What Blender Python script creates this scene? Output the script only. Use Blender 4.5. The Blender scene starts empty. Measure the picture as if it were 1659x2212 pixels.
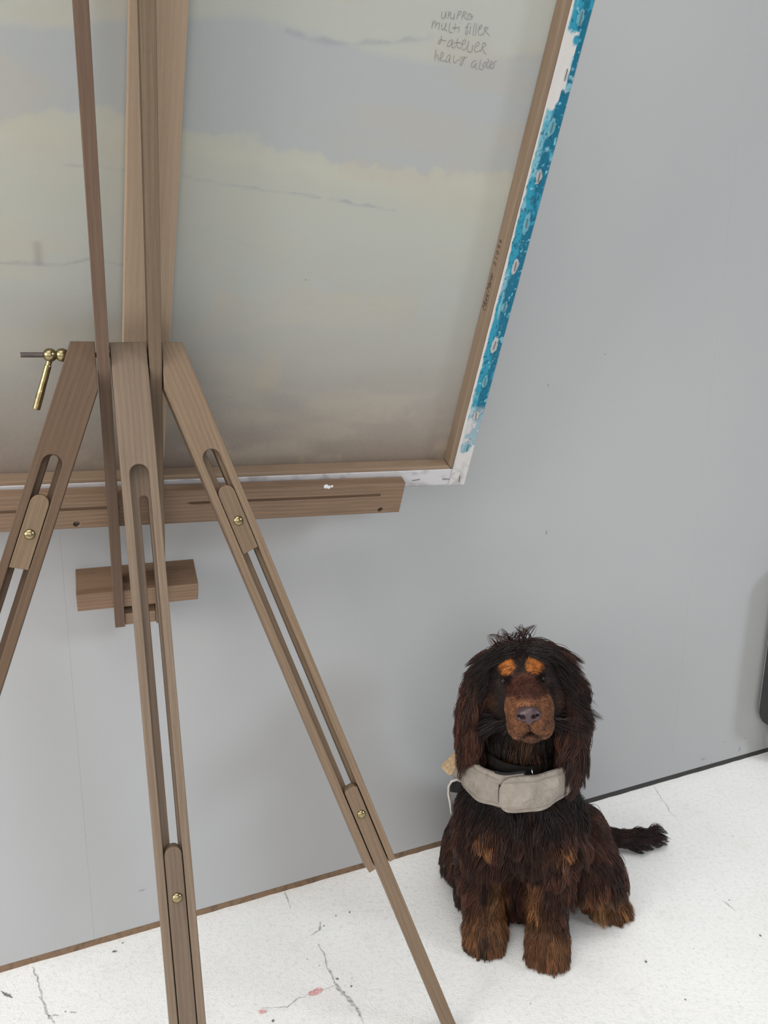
import bpy, bmesh, math, random
import numpy as np
from mathutils import Vector, Matrix
from mathutils.kdtree import KDTree

S = bpy.context.scene
COL = S.collection
random.seed(4)
RNG = np.random.default_rng(7)

# ------------------------------------------------------------------ camera, world, lights, exposure
W_PX, H_PX, F_PX = 1659, 2212, 1660.0
# camera axes (rows = world X, Y, Z expressed in camera right / down / forward)
RC = np.array([[0.9999208, 0.0125859, 0.0], [0.0028311, -0.2249237, 0.9743723], [0.0122634, -0.9742951, -0.2249416]])
cam_d = bpy.data.cameras.new('camera')
cam = bpy.data.objects.new('camera', cam_d); COL.objects.link(cam)
cam_d.sensor_fit = 'VERTICAL'; cam_d.sensor_height = 24.0; cam_d.lens = 24.0 * F_PX / H_PX
cam_d.clip_start = 0.02
M = Matrix.Identity(4)
for i in range(3):
    M[i][0] = RC[i, 0]; M[i][1] = -RC[i, 1]; M[i][2] = -RC[i, 2]
M.translation = (0, 0, 1.0)
cam.matrix_world = M
S.camera = cam

world = bpy.data.worlds.new('studio_air'); S.world = world; world.use_nodes = True
bg = world.node_tree.nodes['Background']
bg.inputs['Color'].default_value = (1.0, 0.985, 0.955, 1)
bg.inputs['Strength'].default_value = 0.13

def area_lamp(name, loc, target, size, size_y, power, color):
    l = bpy.data.lights.new(name, 'AREA'); l.shape = 'RECTANGLE'; l.size = size; l.size_y = size_y
    l.energy = power; l.color = color
    o = bpy.data.objects.new(name, l); COL.objects.link(o)
    o.location = loc
    o.rotation_euler = (Vector(target) - Vector(loc)).to_track_quat('-Z', 'Y').to_euler()
    return o
area_lamp('overhead_fill', (0.2, 0.0, 8.0), (0.2, 0.4, 0), 3.2, 3.2, 155, (1.0, 0.985, 0.96))  # added lamp high overhead, brightens the floor more than the wall
area_lamp('ceiling_lamp', (-0.7, -0.1, 3.0), (-0.5, 0.6, 0), 2.4, 1.6, 50, (1.0, 0.985, 0.96))
area_lamp('high_front_fill', (-2.6, -3.4, 4.2), (0.0, 1.2, 0.4), 4.0, 2.6, 32, (1.0, 0.985, 0.96))  # unseen fill added high behind the camera to lift the floor
area_lamp('left_fill', (-4.0, -2.6, 1.9), (0.0, 1.2, 0.4), 3.5, 2.2, 205, (1.0, 0.975, 0.935))  # unseen area lamp added to brighten the lower left wall
area_lamp('low_front_fill', (0.3, -3.2, 1.7), (0.0, 1.2, 0.2), 4.0, 2.2, 58, (1.0, 0.985, 0.96))  # added low fill from behind the camera, balances the other lamps
area_lamp('side_window', (15.5, -4.0, 7.0), (0.1, 1.0, 0.8), 3.0, 3.0, 840, (0.84, 0.92, 1.0))

vs = S.view_settings
vs.view_transform = 'Standard'; vs.look = 'None'; vs.gamma = 1.0; vs.use_curve_mapping = False
vs.exposure = 0.0

# ------------------------------------------------------------------ helpers
def link(o, parent=None, mat=None):
    COL.objects.link(o)
    if parent is not None: o.parent = parent
    if mat is not None: o.data.materials.append(mat)
    return o

def mesh_obj(name, verts, faces, mat=None, parent=None, smooth=False):
    me = bpy.data.meshes.new(name)
    me.from_pydata([tuple(v) for v in verts], [], [tuple(f) for f in faces])
    me.update()
    if smooth: me.polygons.foreach_set('use_smooth', [True] * len(me.polygons))
    return link(bpy.data.objects.new(name, me), parent, mat)

def bm_obj(name, bm, mat=None, parent=None, smooth=False):
    bmesh.ops.recalc_face_normals(bm, faces=bm.faces)
    me = bpy.data.meshes.new(name); bm.to_mesh(me); bm.free()
    if smooth: me.polygons.foreach_set('use_smooth', [True] * len(me.polygons))
    return link(bpy.data.objects.new(name, me), parent, mat)

def tag(o, label=None, cat=None, group=None, kind=None):
    if label: o['label'] = label
    if cat: o['category'] = cat
    if group: o['group'] = group
    if kind: o['kind'] = kind
    return o

def empty(name, loc=(0, 0, 0), rz=0.0):
    o = bpy.data.objects.new(name, None); COL.objects.link(o)
    o.location = loc; o.rotation_euler = (0, 0, rz); o.empty_display_size = 0.05
    return o

def bevel(o, w=0.0008, seg=2):
    m = o.modifiers.new('edge', 'BEVEL'); m.width = w; m.segments = seg; m.limit_method = 'ANGLE'; m.angle_limit = math.radians(40)
    return o

def add_prism(bm, pts, z0, z1):
    a = [bm.verts.new((x, y, z0)) for x, y in pts]; b = [bm.verts.new((x, y, z1)) for x, y in pts]
    n = len(pts)
    bm.faces.new(a[::-1]); bm.faces.new(b)
    for i in range(n): bm.faces.new((a[i], a[(i + 1) % n], b[(i + 1) % n], b[i]))

def add_box(bm, x0, x1, y0, y1, z0, z1):
    add_prism(bm, [(x0, y0), (x1, y0), (x1, y1), (x0, y1)], z0, z1)

def add_lathe(bm, prof, seg=24, mat=Matrix.Identity(4)):
    rings = []
    for r, z in prof:
        if r < 1e-7: rings.append([bm.verts.new(mat @ Vector((0, 0, z)))])
        else: rings.append([bm.verts.new(mat @ Vector((r * math.cos(2 * math.pi * k / seg), r * math.sin(2 * math.pi * k / seg), z))) for k in range(seg)])
    for A, B in zip(rings, rings[1:]):
        for k in range(seg):
            a0, a1 = A[k % len(A)], A[(k + 1) % len(A)]; b0, b1 = B[k % len(B)], B[(k + 1) % len(B)]
            f = list(dict.fromkeys([a0, a1, b1, b0]))
            if len(f) > 2: bm.faces.new(f)
    for A in (rings[0], rings[-1]):
        if len(A) > 2: bm.faces.new(A)

def add_tube(bm, pts, radii, seg=8):
    pts = [Vector(p) for p in pts]; rings = []
    if not hasattr(radii, '__len__'): radii = [radii] * len(pts)
    ref = Vector((0.31, 0.2, 0.93))
    for i, p in enumerate(pts):
        t = (pts[min(i + 1, len(pts) - 1)] - pts[max(i - 1, 0)]).normalized()
        a = t.cross(ref).normalized(); b = t.cross(a)
        rings.append([bm.verts.new(p + (a * math.cos(2 * math.pi * k / seg) + b * math.sin(2 * math.pi * k / seg)) * radii[i]) for k in range(seg)])
    for A, B in zip(rings, rings[1:]):
        for k in range(seg): bm.faces.new((A[k], A[(k + 1) % seg], B[(k + 1) % seg], B[k]))
    bm.faces.new(rings[0]); bm.faces.new(rings[-1])

def boolean_cut(o, cutters):
    for c in cutters:
        m = o.modifiers.new('cut', 'BOOLEAN'); m.operation = 'DIFFERENCE'; m.solver = 'EXACT'; m.object = c
    dg = bpy.context.evaluated_depsgraph_get(); dg.update()
    me = bpy.data.meshes.new_from_object(o.evaluated_get(dg))
    old = o.data; o.modifiers.clear(); o.data = me
    bpy.data.meshes.remove(old)
    for c in cutters:
        d = c.data; bpy.data.objects.remove(c); bpy.data.meshes.remove(d)

def stadium_top(w, y_top, n=8):
    """points of a half circle of half width w whose crown is at y_top, from +w to -w"""
    return [(w * math.cos(math.pi * k / n), y_top - w + w * math.sin(math.pi * k / n)) for k in range(n + 1)]

# ------------------------------------------------------------------ value noise (numpy) for painted colour attributes
_P = RNG.random((512, 512))
def vnoise(x, y):
    xi = np.floor(x).astype(int); yi = np.floor(y).astype(int); fx = x - xi; fy = y - yi
    fx = fx * fx * (3 - 2 * fx); fy = fy * fy * (3 - 2 * fy)
    g = lambda i, j: _P[i % 512, j % 512]
    return (g(xi, yi) * (1 - fx) + g(xi + 1, yi) * fx) * (1 - fy) + (g(xi, yi + 1) * (1 - fx) + g(xi + 1, yi + 1) * fx) * fy
def fnoise(x, y, o=4):
    s = 0; a = 0.5
    for k in range(o):
        s = s + a * vnoise(x * 2 ** k + 17 * k, y * 2 ** k + 5 * k); a *= 0.5
    return s / (1 - 0.5 ** o)

# ------------------------------------------------------------------ materials
class NT:
    def __init__(self, name):
        self.m = bpy.data.materials.new(name); self.m.use_nodes = True
        self.t = self.m.node_tree; self.n = self.t.nodes; self.b = self.n['Principled BSDF']
    def node(self, typ, **kw):
        n = self.n.new(typ)
        for k, v in kw.items():
            if k in n.inputs.keys(): n.inputs[k].default_value = v
            else: setattr(n, k, v)
        return n
    def l(self, a, b): self.t.links.new(a, b)
    def coord(self, kind='Object', scale=(1, 1, 1), rot=(0, 0, 0), loc=(0, 0, 0)):
        tc = self.n.new('ShaderNodeTexCoord'); mp = self.n.new('ShaderNodeMapping')
        mp.inputs['Scale'].default_value = scale; mp.inputs['Rotation'].default_value = rot; mp.inputs['Location'].default_value = loc
        self.l(tc.outputs[kind], mp.inputs['Vector']); return mp.outputs['Vector']
    def noise(self, vec, scale, detail=4, rough=0.5, dist=0.0):
        n = self.node('ShaderNodeTexNoise'); n.inputs['Scale'].default_value = scale; n.inputs['Detail'].default_value = detail
        n.inputs['Roughness'].default_value = rough; n.inputs['Distortion'].default_value = dist
        self.l(vec, n.inputs['Vector']); return n.outputs['Fac']
    def ramp(self, fac, stops):
        r = self.n.new('ShaderNodeValToRGB'); e = r.color_ramp.elements
        while len(e) < len(stops): e.new(0.5)
        for i, (p, c) in enumerate(stops):
            e[i].position = p; e[i].color = (c, c, c, 1) if not hasattr(c, '__len__') else (*c, 1)
        self.l(fac, r.inputs['Fac']); return r.outputs['Color']
    def mix(self, fac, a, b, mode='MIX'):
        m = self.n.new('ShaderNodeMix'); m.data_type = 'RGBA'; m.blend_type = mode
        for sock, v in ((m.inputs[0], fac), (m.inputs[6], a), (m.inputs[7], b)):
            if hasattr(v, 'is_output') or isinstance(v, bpy.types.NodeSocket): self.l(v, sock)
            elif hasattr(v, '__len__'): sock.default_value = (*v, 1)
            else: sock.default_value = v
        return m.outputs[2]
    def bump(self, h, strength=0.2, dist=0.001):
        b = self.n.new('ShaderNodeBump'); b.inputs['Strength'].default_value = strength; b.inputs['Distance'].default_value = dist
        self.l(h, b.inputs['Height']); self.l(b.outputs['Normal'], self.b.inputs['Normal'])
    def set(self, color=None, rough=None, metal=None, spec=None):
        if color is not None:
            if isinstance(color, bpy.types.NodeSocket): self.l(color, self.b.inputs['Base Color'])
            else: self.b.inputs['Base Color'].default_value = (*color, 1)
        if rough is not None: self.b.inputs['Roughness'].default_value = rough
        if metal is not None: self.b.inputs['Metallic'].default_value = metal
        if spec is not None: self.b.inputs['Specular IOR Level'].default_value = spec
        return self

def plain(name, color, rough=0.6, metal=0.0, spec=0.4, var=0.12, scale=60):
    n = NT(name); v = n.coord()
    f = n.noise(v, scale, 3)
    c = n.mix(n.ramp(f, [(0.3, 0.0), (0.7, 1.0)]), tuple(x * (1 - var) for x in color), tuple(min(1, x * (1 + var)) for x in color))
    n.set(c, rough, metal, spec); return n.m

def wood(name, light, dark, seed, axis='y', rough=0.55, strength=1.0):
    """oak like grain running along the local axis"""
    n = NT(name)
    def st(k): return (1.0, k, 1.0) if axis == 'y' else (k, 1.0, 1.0)
    off = (seed * 1.7, seed * 0.9, seed * 2.3)
    v = n.coord('Object', st(0.05), loc=off); v2 = n.coord('Object', st(0.010), loc=off); v3 = n.coord('Object', st(0.16), loc=off)
    broad = n.noise(v, 40, 3, 0.5, 1.0)
    c = n.mix(n.ramp(broad, [(0.3, 0.0), (0.72, 1.0)]), light, tuple(a * 0.76 + b * 0.24 for a, b in zip(light, dark)))
    w = n.node('ShaderNodeTexWave'); w.wave_type = 'BANDS'; w.bands_direction = 'X' if axis == 'y' else 'Y'
    w.inputs['Scale'].default_value = 48; w.inputs['Distortion'].default_value = 9; w.inputs['Detail'].default_value = 3
    w.inputs['Detail Scale'].default_value = 0.35; n.l(v3, w.inputs['Vector'])
    c = n.mix(n.ramp(w.outputs['Fac'], [(0.35, 0.0), (0.9, 0.36 * strength), (1.0, 0.1)]), c, dark)
    pores = n.noise(v2, 1300, 3, 0.6)
    c = n.mix(n.ramp(pores, [(0.46, 0.0), (0.62, 0.42 * strength)]), c, dark)
    fleck = n.noise(n.coord('Object', st(0.05), loc=off), 2200, 2, 0.6)
    c = n.mix(n.ramp(fleck, [(0.60, 0.0), (0.72, 0.35)]), c, tuple(x * 0.6 for x in dark))
    n.set(c, rough, 0, 0.3)
    n.bump(pores, 0.12, 0.0006)
    return n.m

WOOD_L = (0.222, 0.157, 0.106); WOOD_D = (0.112, 0.071, 0.044)
def easel_wood(k, axis='y', tint=(1, 1, 1), st=1.0):
    return wood('easel_wood_%d' % k, tuple(a * b for a, b in zip(WOOD_L, tint)), tuple(a * b for a, b in zip(WOOD_D, tint)), k, axis, strength=st)

MAT_BRASS = plain('brass', (0.30, 0.245, 0.135), 0.28, 1.0, 0.5, 0.25, 180)
MAT_STEEL = plain('steel', (0.10, 0.085, 0.08), 0.45, 0.9, 0.5, 0.2, 200)
MAT_STAPLE = plain('staple_wire', (0.16, 0.15, 0.15), 0.4, 0.7)

# floor: white painted concrete
def floor_material():
    n = NT('white_painted_concrete'); v = n.coord()
    base = n.ramp(n.noise(v, 3.0, 5, 0.6), [(0.3, (0.83, 0.83, 0.815)), (0.7, (0.90, 0.90, 0.89))])
    grime = n.ramp(n.noise(v, 14, 6, 0.7, 0.4), [(0.56, 0.0), (0.78, 0.35)])
    c = n.mix(grime, base, (0.62, 0.61, 0.57))
    fine = n.ramp(n.noise(v, 130, 5, 0.7), [(0.50, 0.0), (0.72, 0.42)])
    c = n.mix(fine, c, (0.55, 0.55, 0.53))
    vo = n.node('ShaderNodeTexVoronoi'); vo.inputs['Scale'].default_value = 42; n.l(v, vo.inputs['Vector'])
    gate = n.ramp(n.noise(v, 9, 2), [(0.5, 0.0), (0.62, 1.0)])
    sp = n.ramp(vo.outputs['Distance'], [(0.0, 0.9), (0.045, 0.7), (0.08, 0.0)])
    spk = n.mix(1.0, sp, gate, 'MULTIPLY')
    c = n.mix(spk, c, (0.16, 0.15, 0.14))
    n.set(c, 0.55, 0, 0.3)
    h = n.mix(0.5, n.noise(v, 60, 6, 0.7), n.noise(v, 320, 3, 0.6))
    n.bump(h, 0.45, 0.0035)
    return n.m

def wall_material():
    n = NT('grey_white_wall_paint'); v = n.coord()
    c = n.ramp(n.noise(v, 1.4, 3, 0.5), [(0.3, (0.396, 0.400, 0.411)), (0.7, (0.414, 0.415, 0.417))])
    sc = n.ramp(n.noise(v, 9, 5, 0.7, 0.5), [(0.68, 0.0), (0.85, 0.25)])
    c = n.mix(sc, c, (0.31, 0.31, 0.30))
    n.set(c, 0.8, 0, 0.05)
    n.bump(n.noise(v, 240, 3, 0.6), 0.06, 0.001)
    return n.m

# ------------------------------------------------------------------ the setting
WALL_A = math.radians(24.2)
WD = Vector((math.cos(WALL_A), math.sin(WALL_A), 0)); WN = Vector((math.sin(WALL_A), -math.cos(WALL_A), 0))
WP = Vector((0, 1.3009, 0))
WALL_M = Matrix(((WD.x, -WN.x, 0, WP.x), (WD.y, -WN.y, 0, WP.y), (0, 0, 1, 0), (0, 0, 0, 1)))   # local x along wall, y into the wall, z up

MAT_FLOOR = floor_material(); MAT_WALL = wall_material()
bm = bmesh.new(); add_box(bm, -2.4, 3.2, -1.6, 3.4, -0.05, 0.0)
floor = bm_obj('floor', bm, MAT_FLOOR); tag(floor, 'white painted concrete floor with fine cracks and specks', kind='structure')

MAT_CORE = plain('wall_core', (0.42, 0.42, 0.42), 0.8)
bm = bmesh.new(); add_box(bm, -1.9, 2.6, 0.006, 0.05, 0.0, 2.7)
wall = bm_obj('wall_back', bm, MAT_CORE); wall.matrix_world = WALL_M; tag(wall, 'plain pale grey wall behind the easel and the dog', kind='structure')
def wall_px(x):   # nothing fancy: positions along the wall in metres
    return x
SEAMS = [-1.9, -0.52, 0.735, 2.6]
for x0, x1 in zip(SEAMS, SEAMS[1:]):
    bm = bmesh.new(); add_box(bm, x0, x1, 0.0, 0.0055, 0.0105, 2.7)
    p = bevel(bm_obj('panel', bm, MAT_WALL, wall), 0.0003, 1)
MAT_SPECK = plain('wall_scuff', (0.13, 0.13, 0.13), 0.8); MAT_SCUFF = plain('wall_scuff_pale', (0.30, 0.30, 0.30), 0.8)
for (sx_, sz_, w_, h_, m_) in ((0.329, 0.913, 0.0010, 0.0026, MAT_SPECK), (0.345, 0.631, 0.0010, 0.0050, MAT_SPECK), (0.838, 0.030, 0.008, 0.0026, MAT_SCUFF), (0.955, 0.030, 0.0025, 0.008, MAT_SCUFF),
        (0.455, 0.968, 0.0012, 0.0010, MAT_SPECK), (0.90, 0.060, 0.0022, 0.0020, MAT_SCUFF), (-0.44, 0.080, 0.007, 0.0018, MAT_SCUFF), (0.865, 0.014, 0.0016, 0.004, MAT_SCUFF), (0.97, 0.055, 0.0014, 0.0014, MAT_SPECK)):
    vv = []
    for k in range(9):
        a = 2 * math.pi * k / 9; q = random.uniform(0.6, 1.1); vv.append((sx_ + w_ * q * math.cos(a), -0.0003, sz_ + h_ * q * math.sin(a)))
    mesh_obj('scuff', vv, [list(range(9))], m_, wall)
# brown strip in the gap under the wall panels, gap shade painted in
n = NT('shaded_wall_gap'); v = n.coord()
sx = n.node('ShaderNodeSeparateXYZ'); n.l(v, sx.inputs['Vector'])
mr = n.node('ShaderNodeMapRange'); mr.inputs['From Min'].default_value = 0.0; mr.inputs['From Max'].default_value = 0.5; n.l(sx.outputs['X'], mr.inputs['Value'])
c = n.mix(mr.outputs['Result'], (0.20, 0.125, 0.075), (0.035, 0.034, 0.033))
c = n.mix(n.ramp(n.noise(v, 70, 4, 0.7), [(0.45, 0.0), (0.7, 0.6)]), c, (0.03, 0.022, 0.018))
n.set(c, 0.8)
bm = bmesh.new()
xs = np.arange(-1.9, 2.6, 0.02); prev = None
for x in xs:
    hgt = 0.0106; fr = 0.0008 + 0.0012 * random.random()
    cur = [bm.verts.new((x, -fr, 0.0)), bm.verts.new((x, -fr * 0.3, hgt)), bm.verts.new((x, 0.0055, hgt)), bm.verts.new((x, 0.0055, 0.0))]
    if prev:
        for k in range(4): bm.faces.new((prev[k], prev[(k + 1) % 4], cur[(k + 1) % 4], cur[k]))
    prev = cur
base = bm_obj('wall_gap_strip', bm, n.m); base.matrix_world = WALL_M; tag(base, 'thin dark strip for the shaded gap where the wall meets the floor', kind='structure')

# cracks, chips and stains of the floor
MAT_CRACK = plain('crack_dirt', (0.50, 0.49, 0.47), 0.9, var=0.4, scale=200)
MAT_CRACK_DARK = plain('chip_dirt', (0.20, 0.195, 0.185), 0.9, var=0.4, scale=200)
MAT_RED = plain('red_paint_stain', (0.72, 0.42, 0.42), 0.7, var=0.3, scale=300)
def strip(name, pts, width, mat, z=0.0004, parent=floor, jag=0.35, sub=6):
    P = []
    for a, b in zip(pts, pts[1:]):
        for k in range(sub):
            t = k / sub; q = Vector(a).lerp(Vector(b), t); L = (Vector(b) - Vector(a)).length
            P.append(q + Vector((random.uniform(-1, 1), random.uniform(-1, 1))) * L * 0.035)
    P.append(Vector(pts[-1])); vs_, fs = [], []
    for i, p in enumerate(P):
        t = (P[min(i + 1, len(P) - 1)] - P[max(i - 1, 0)]).normalized(); nn = Vector((-t.y, t.x))
        w = width * (0.5 + jag * random.uniform(-1, 1)) * min(1, 0.25 + 1.5 * min(i, len(P) - 1 - i) / len(P))
        a = p + nn * w; b = p - nn * w; vs_ += [(a.x, a.y, z), (b.x, b.y, z)]
        if i: fs.append((2 * i - 2, 2 * i - 1, 2 * i + 1, 2 * i))
    return mesh_obj(name, vs_, fs, mat, parent)
def blob(name, c, r, mat, z=0.0005, ax=1.0, rot=0.0, parent=floor):
    n_ = 10; vs_ = [(c[0], c[1], z)]
    for k in range(n_):
        a = 2 * math.pi * k / n_; rr = r * random.uniform(0.6, 1.15); x = rr * math.cos(a) * ax; y = rr * math.sin(a)
        vs_.append((c[0] + x * math.cos(rot) - y * math.sin(rot), c[1] + x * math.sin(rot) + y * math.cos(rot), z))
    return mesh_obj(name, vs_, [(0, 1 + k, 1 + (k + 1) % n_) for k in range(n_)], mat, parent)
FLOOR_MARKS = [[([(-0.558, 1.041), (-0.533, 1.008), (-0.514, 0.978)], 0.003), ([(-0.521, 0.984), (-0.492, 0.95), (-0.478, 0.936)], 0.004), ([(-0.493, 0.95), (-0.477, 0.951)], 0.003), ([(-0.176, 1.22), (-0.157, 1.174)], 0.0025), ([(-0.102, 1.145), (-0.102, 1.126), (-0.117, 1.113)], 0.004), ([(-0.099, 1.095), (-0.078, 1.037), (-0.063, 1.006), (-0.047, 0.989), (-0.029, 0.964), (-0.021, 0.943)], 0.0055), ([(-0.065, 1.012), (-0.091, 1.001), (-0.126, 0.984), (-0.137, 0.971), (-0.177, 0.968)], 0.0022), ([(0.627, 1.572), (0.626, 1.536), (0.631, 1.452)], 0.002), ([(0.627, 1.211), (0.639, 1.184)], 0.003), ([(-0.464, 0.957), (-0.453, 0.956)], 0.003)],[([(-0.585, 0.993), (-0.575, 0.987), (-0.561, 0.981)], 0.005)],[((-0.437, 1.074), 0.004), ((-0.042, 1.01), 0.0026), ((0.44, 1.066), 0.003), ((0.657, 1.126), 0.003), ((-0.052, 1.169), 0.0022), ((-0.065, 1.024), 0.0025), ((-0.156, 0.946), 0.003), ((0.477, 0.993), 0.002), ((-0.279, 0.969), 0.003), ((-0.429, 1.092), 0.002), ((-0.095, 1.136), 0.002), ((-0.076, 1.16), 0.002), ((0.399, 1.147), 0.0015), ((0.64, 1.211), 0.0018)],[((-0.096, 1.0), 0.006, 2.2, 0.6), ((-0.175, 0.961), 0.0045, 1.4, 0.2), ((-0.104, 0.996), 0.004, 1.5, 0.4)]]
for pts, w in FLOOR_MARKS[0]: strip('crack', pts, w, MAT_CRACK)
for pts, w in FLOOR_MARKS[1]: strip('crack', pts, w, MAT_CRACK_DARK)
for p, r in FLOOR_MARKS[2]: blob('chip', p, r * 0.8, MAT_CRACK_DARK, ax=1.3, rot=random.uniform(0, 3))
for i, (p, r, ax, rot) in enumerate(FLOOR_MARKS[3]): blob('stain', p, r, MAT_RED, z=0.0006 + 0.0003 * i, ax=ax, rot=rot)

# ------------------------------------------------------------------ easel frame (metres): u across, v up the leaning mast, n towards the viewer
O = np.array([-0.29478026, 0.90026051, 0.98750281])
U = np.array([0.93667219, 0.35020738, 0.0]); V = np.array([0.13964487, -0.37349716, 0.91706007]); N = np.array([0.32116121, -0.85898467, -0.39874907])
NH = np.array([0.35020738, -0.93667219, 0.0])
EASEL_LOC = Vector((-0.25, 0.85, 0.0))
easel = empty('easel', EASEL_LOC)
tag(easel, 'oiled beech tripod easel with slotted legs and brass fittings, standing before the wall', 'easel')

def frame(x, y, z, origin):
    m = Matrix.Identity(4)
    for i in range(3):
        m[i][0] = x[i]; m[i][1] = y[i]; m[i][2] = z[i]; m[i][3] = origin[i]
    return m
def place(o, m, parent_loc=EASEL_LOC):
    o.matrix_basis = Matrix.Translation(-parent_loc) @ m
    return o
MAST = frame(U, V, N, O)
def rotated(gdeg, u0, v0, n0):
    """frame turned by g degrees in the mast plane, origin at (u0, v0, n0) mm"""
    g = math.radians(gdeg); ex = U * math.cos(g) + V * math.sin(g); ey = -U * math.sin(g) + V * math.cos(g)
    return frame(ex, ey, N, O + (U * u0 + V * v0 + N * n0) / 1000)
mm = 0.001

# mast uprights
for k, (u0, u1, t) in enumerate(((-35.5, -21.5, (0.66, 0.60, 0.60)), (22.2, 36.5, (0.80, 0.80, 0.78)))):
    bm = bmesh.new(); add_box(bm, u0 * mm, u1 * mm, -0.447, 1.02, -0.035, 0.0)
    place(bevel(bm_obj('upright', bm, easel_wood(3 + k, tint=t), easel)), MAST)
bm = bmesh.new(); add_box(bm, -0.0213, 0.0220, -0.446, -0.424, -0.034, -0.003)
place(bevel(bm_obj('cross_piece', bm, easel_wood(6, 'x', (1.2, 1.12, 1.1)), easel)), MAST)
bm = bmesh.new(); add_box(bm, -0.0215, 0.0222, 0.96, 1.02, -0.034, -0.002)
place(bevel(bm_obj('cross_piece', bm, easel_wood(7, 'x'), easel)), MAST)
# small ledge block at the foot of the mast
bm = bmesh.new(); add_box(bm, -0.0842, 0.0833, -0.4112, -0.3803, -0.062, -0.004)
place(bevel(bm_obj('ledge_block', bm, easel_wood(8, 'x', (1.2, 1.1, 1.05), 1.2), easel), 0.001), MAST)
# canvas tray: plank with two grooves and recessed screws, and the shelf under the canvas
TRAY = rotated(-1.4, 0, -262, 0)
MAT_TRAY = easel_wood(9, 'x', (1.2, 1.13, 1.12), 1.3)
bm = bmesh.new(); add_box(bm, -0.398, 0.398, -0.028, 0.028, -0.054, -0.036)
tray = place(bm_obj('tray', bm, MAT_TRAY, easel), TRAY)
tray_screws = [(0.365, -0.0215), (-0.075, -0.0205), (-0.345, -0.0205)]
cut = []
for x0, x1, y in ((0.071, 0.361, 0.0062), (-0.33, -0.020, 0.0042)):
    b2 = bmesh.new(); w = 0.0024
    pts = [(x0 - 0.001, y), (x0 + 0.006, y - w), (x1 - w, y - w)] + [(x1 - w + w * math.cos(a), y + w * math.sin(a)) for a in np.linspace(-1.2, 1.2, 5)] + [(x1 - w, y + w), (x0 + 0.006, y + w)]
    add_prism(b2, pts, -0.041, -0.030); c = bm_obj('cutter', b2); c.matrix_world = TRAY; cut.append(c)
for x, y in tray_screws:
    b2 = bmesh.new(); add_lathe(b2, [(0.0041, -0.041), (0.0041, -0.030)], 20, Matrix.Translation((x, y, 0))); c = bm_obj('cutter', b2); c.matrix_world = TRAY; cut.append(c)
tray.parent = None; tray.matrix_basis = TRAY
boolean_cut(tray, cut)
tray.parent = easel; place(tray, TRAY); bevel(tray, 0.0008, 1)
for x, y in tray_screws:
    bm = bmesh.new()
    add_lathe(bm, [(0.0, -0.0405), (0.0031, -0.0405), (0.0031, -0.0392), (0.0, -0.0388)], 16, Matrix.Translation((x, y, 0)))
    o = bm_obj('screw', bm, MAT_STEEL, tray)
    bm = bmesh.new(); add_box(bm, x - 0.0018, x + 0.0018, y - 0.0004, y + 0.0004, -0.0393, -0.0386); add_box(bm, x - 0.0004, x + 0.0004, y - 0.0018, y + 0.0018, -0.0393, -0.03855)
bm = bmesh.new()
for k in range(3):
    add_lathe(bm, [(0.0, -0.0352), (0.003 - 0.0006 * k, -0.0354), (0.0038 - 0.0007 * k, -0.0361)], 12, Matrix.Translation((0.2735 + 0.0045 * k - 0.003, 0.0265 - 0.0016 * (k % 2), 0)))
bm_obj('paint_drip', bm, plain('white_paint', (0.8, 0.8, 0.82), 0.4), tray, True)
bm = bmesh.new(); add_box(bm, -0.398, 0.398, -0.028, -0.0008, -0.112, -0.0545)
place(bevel(bm_obj('tray_shelf', bm, MAT_TRAY, easel)), TRAY)

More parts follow.
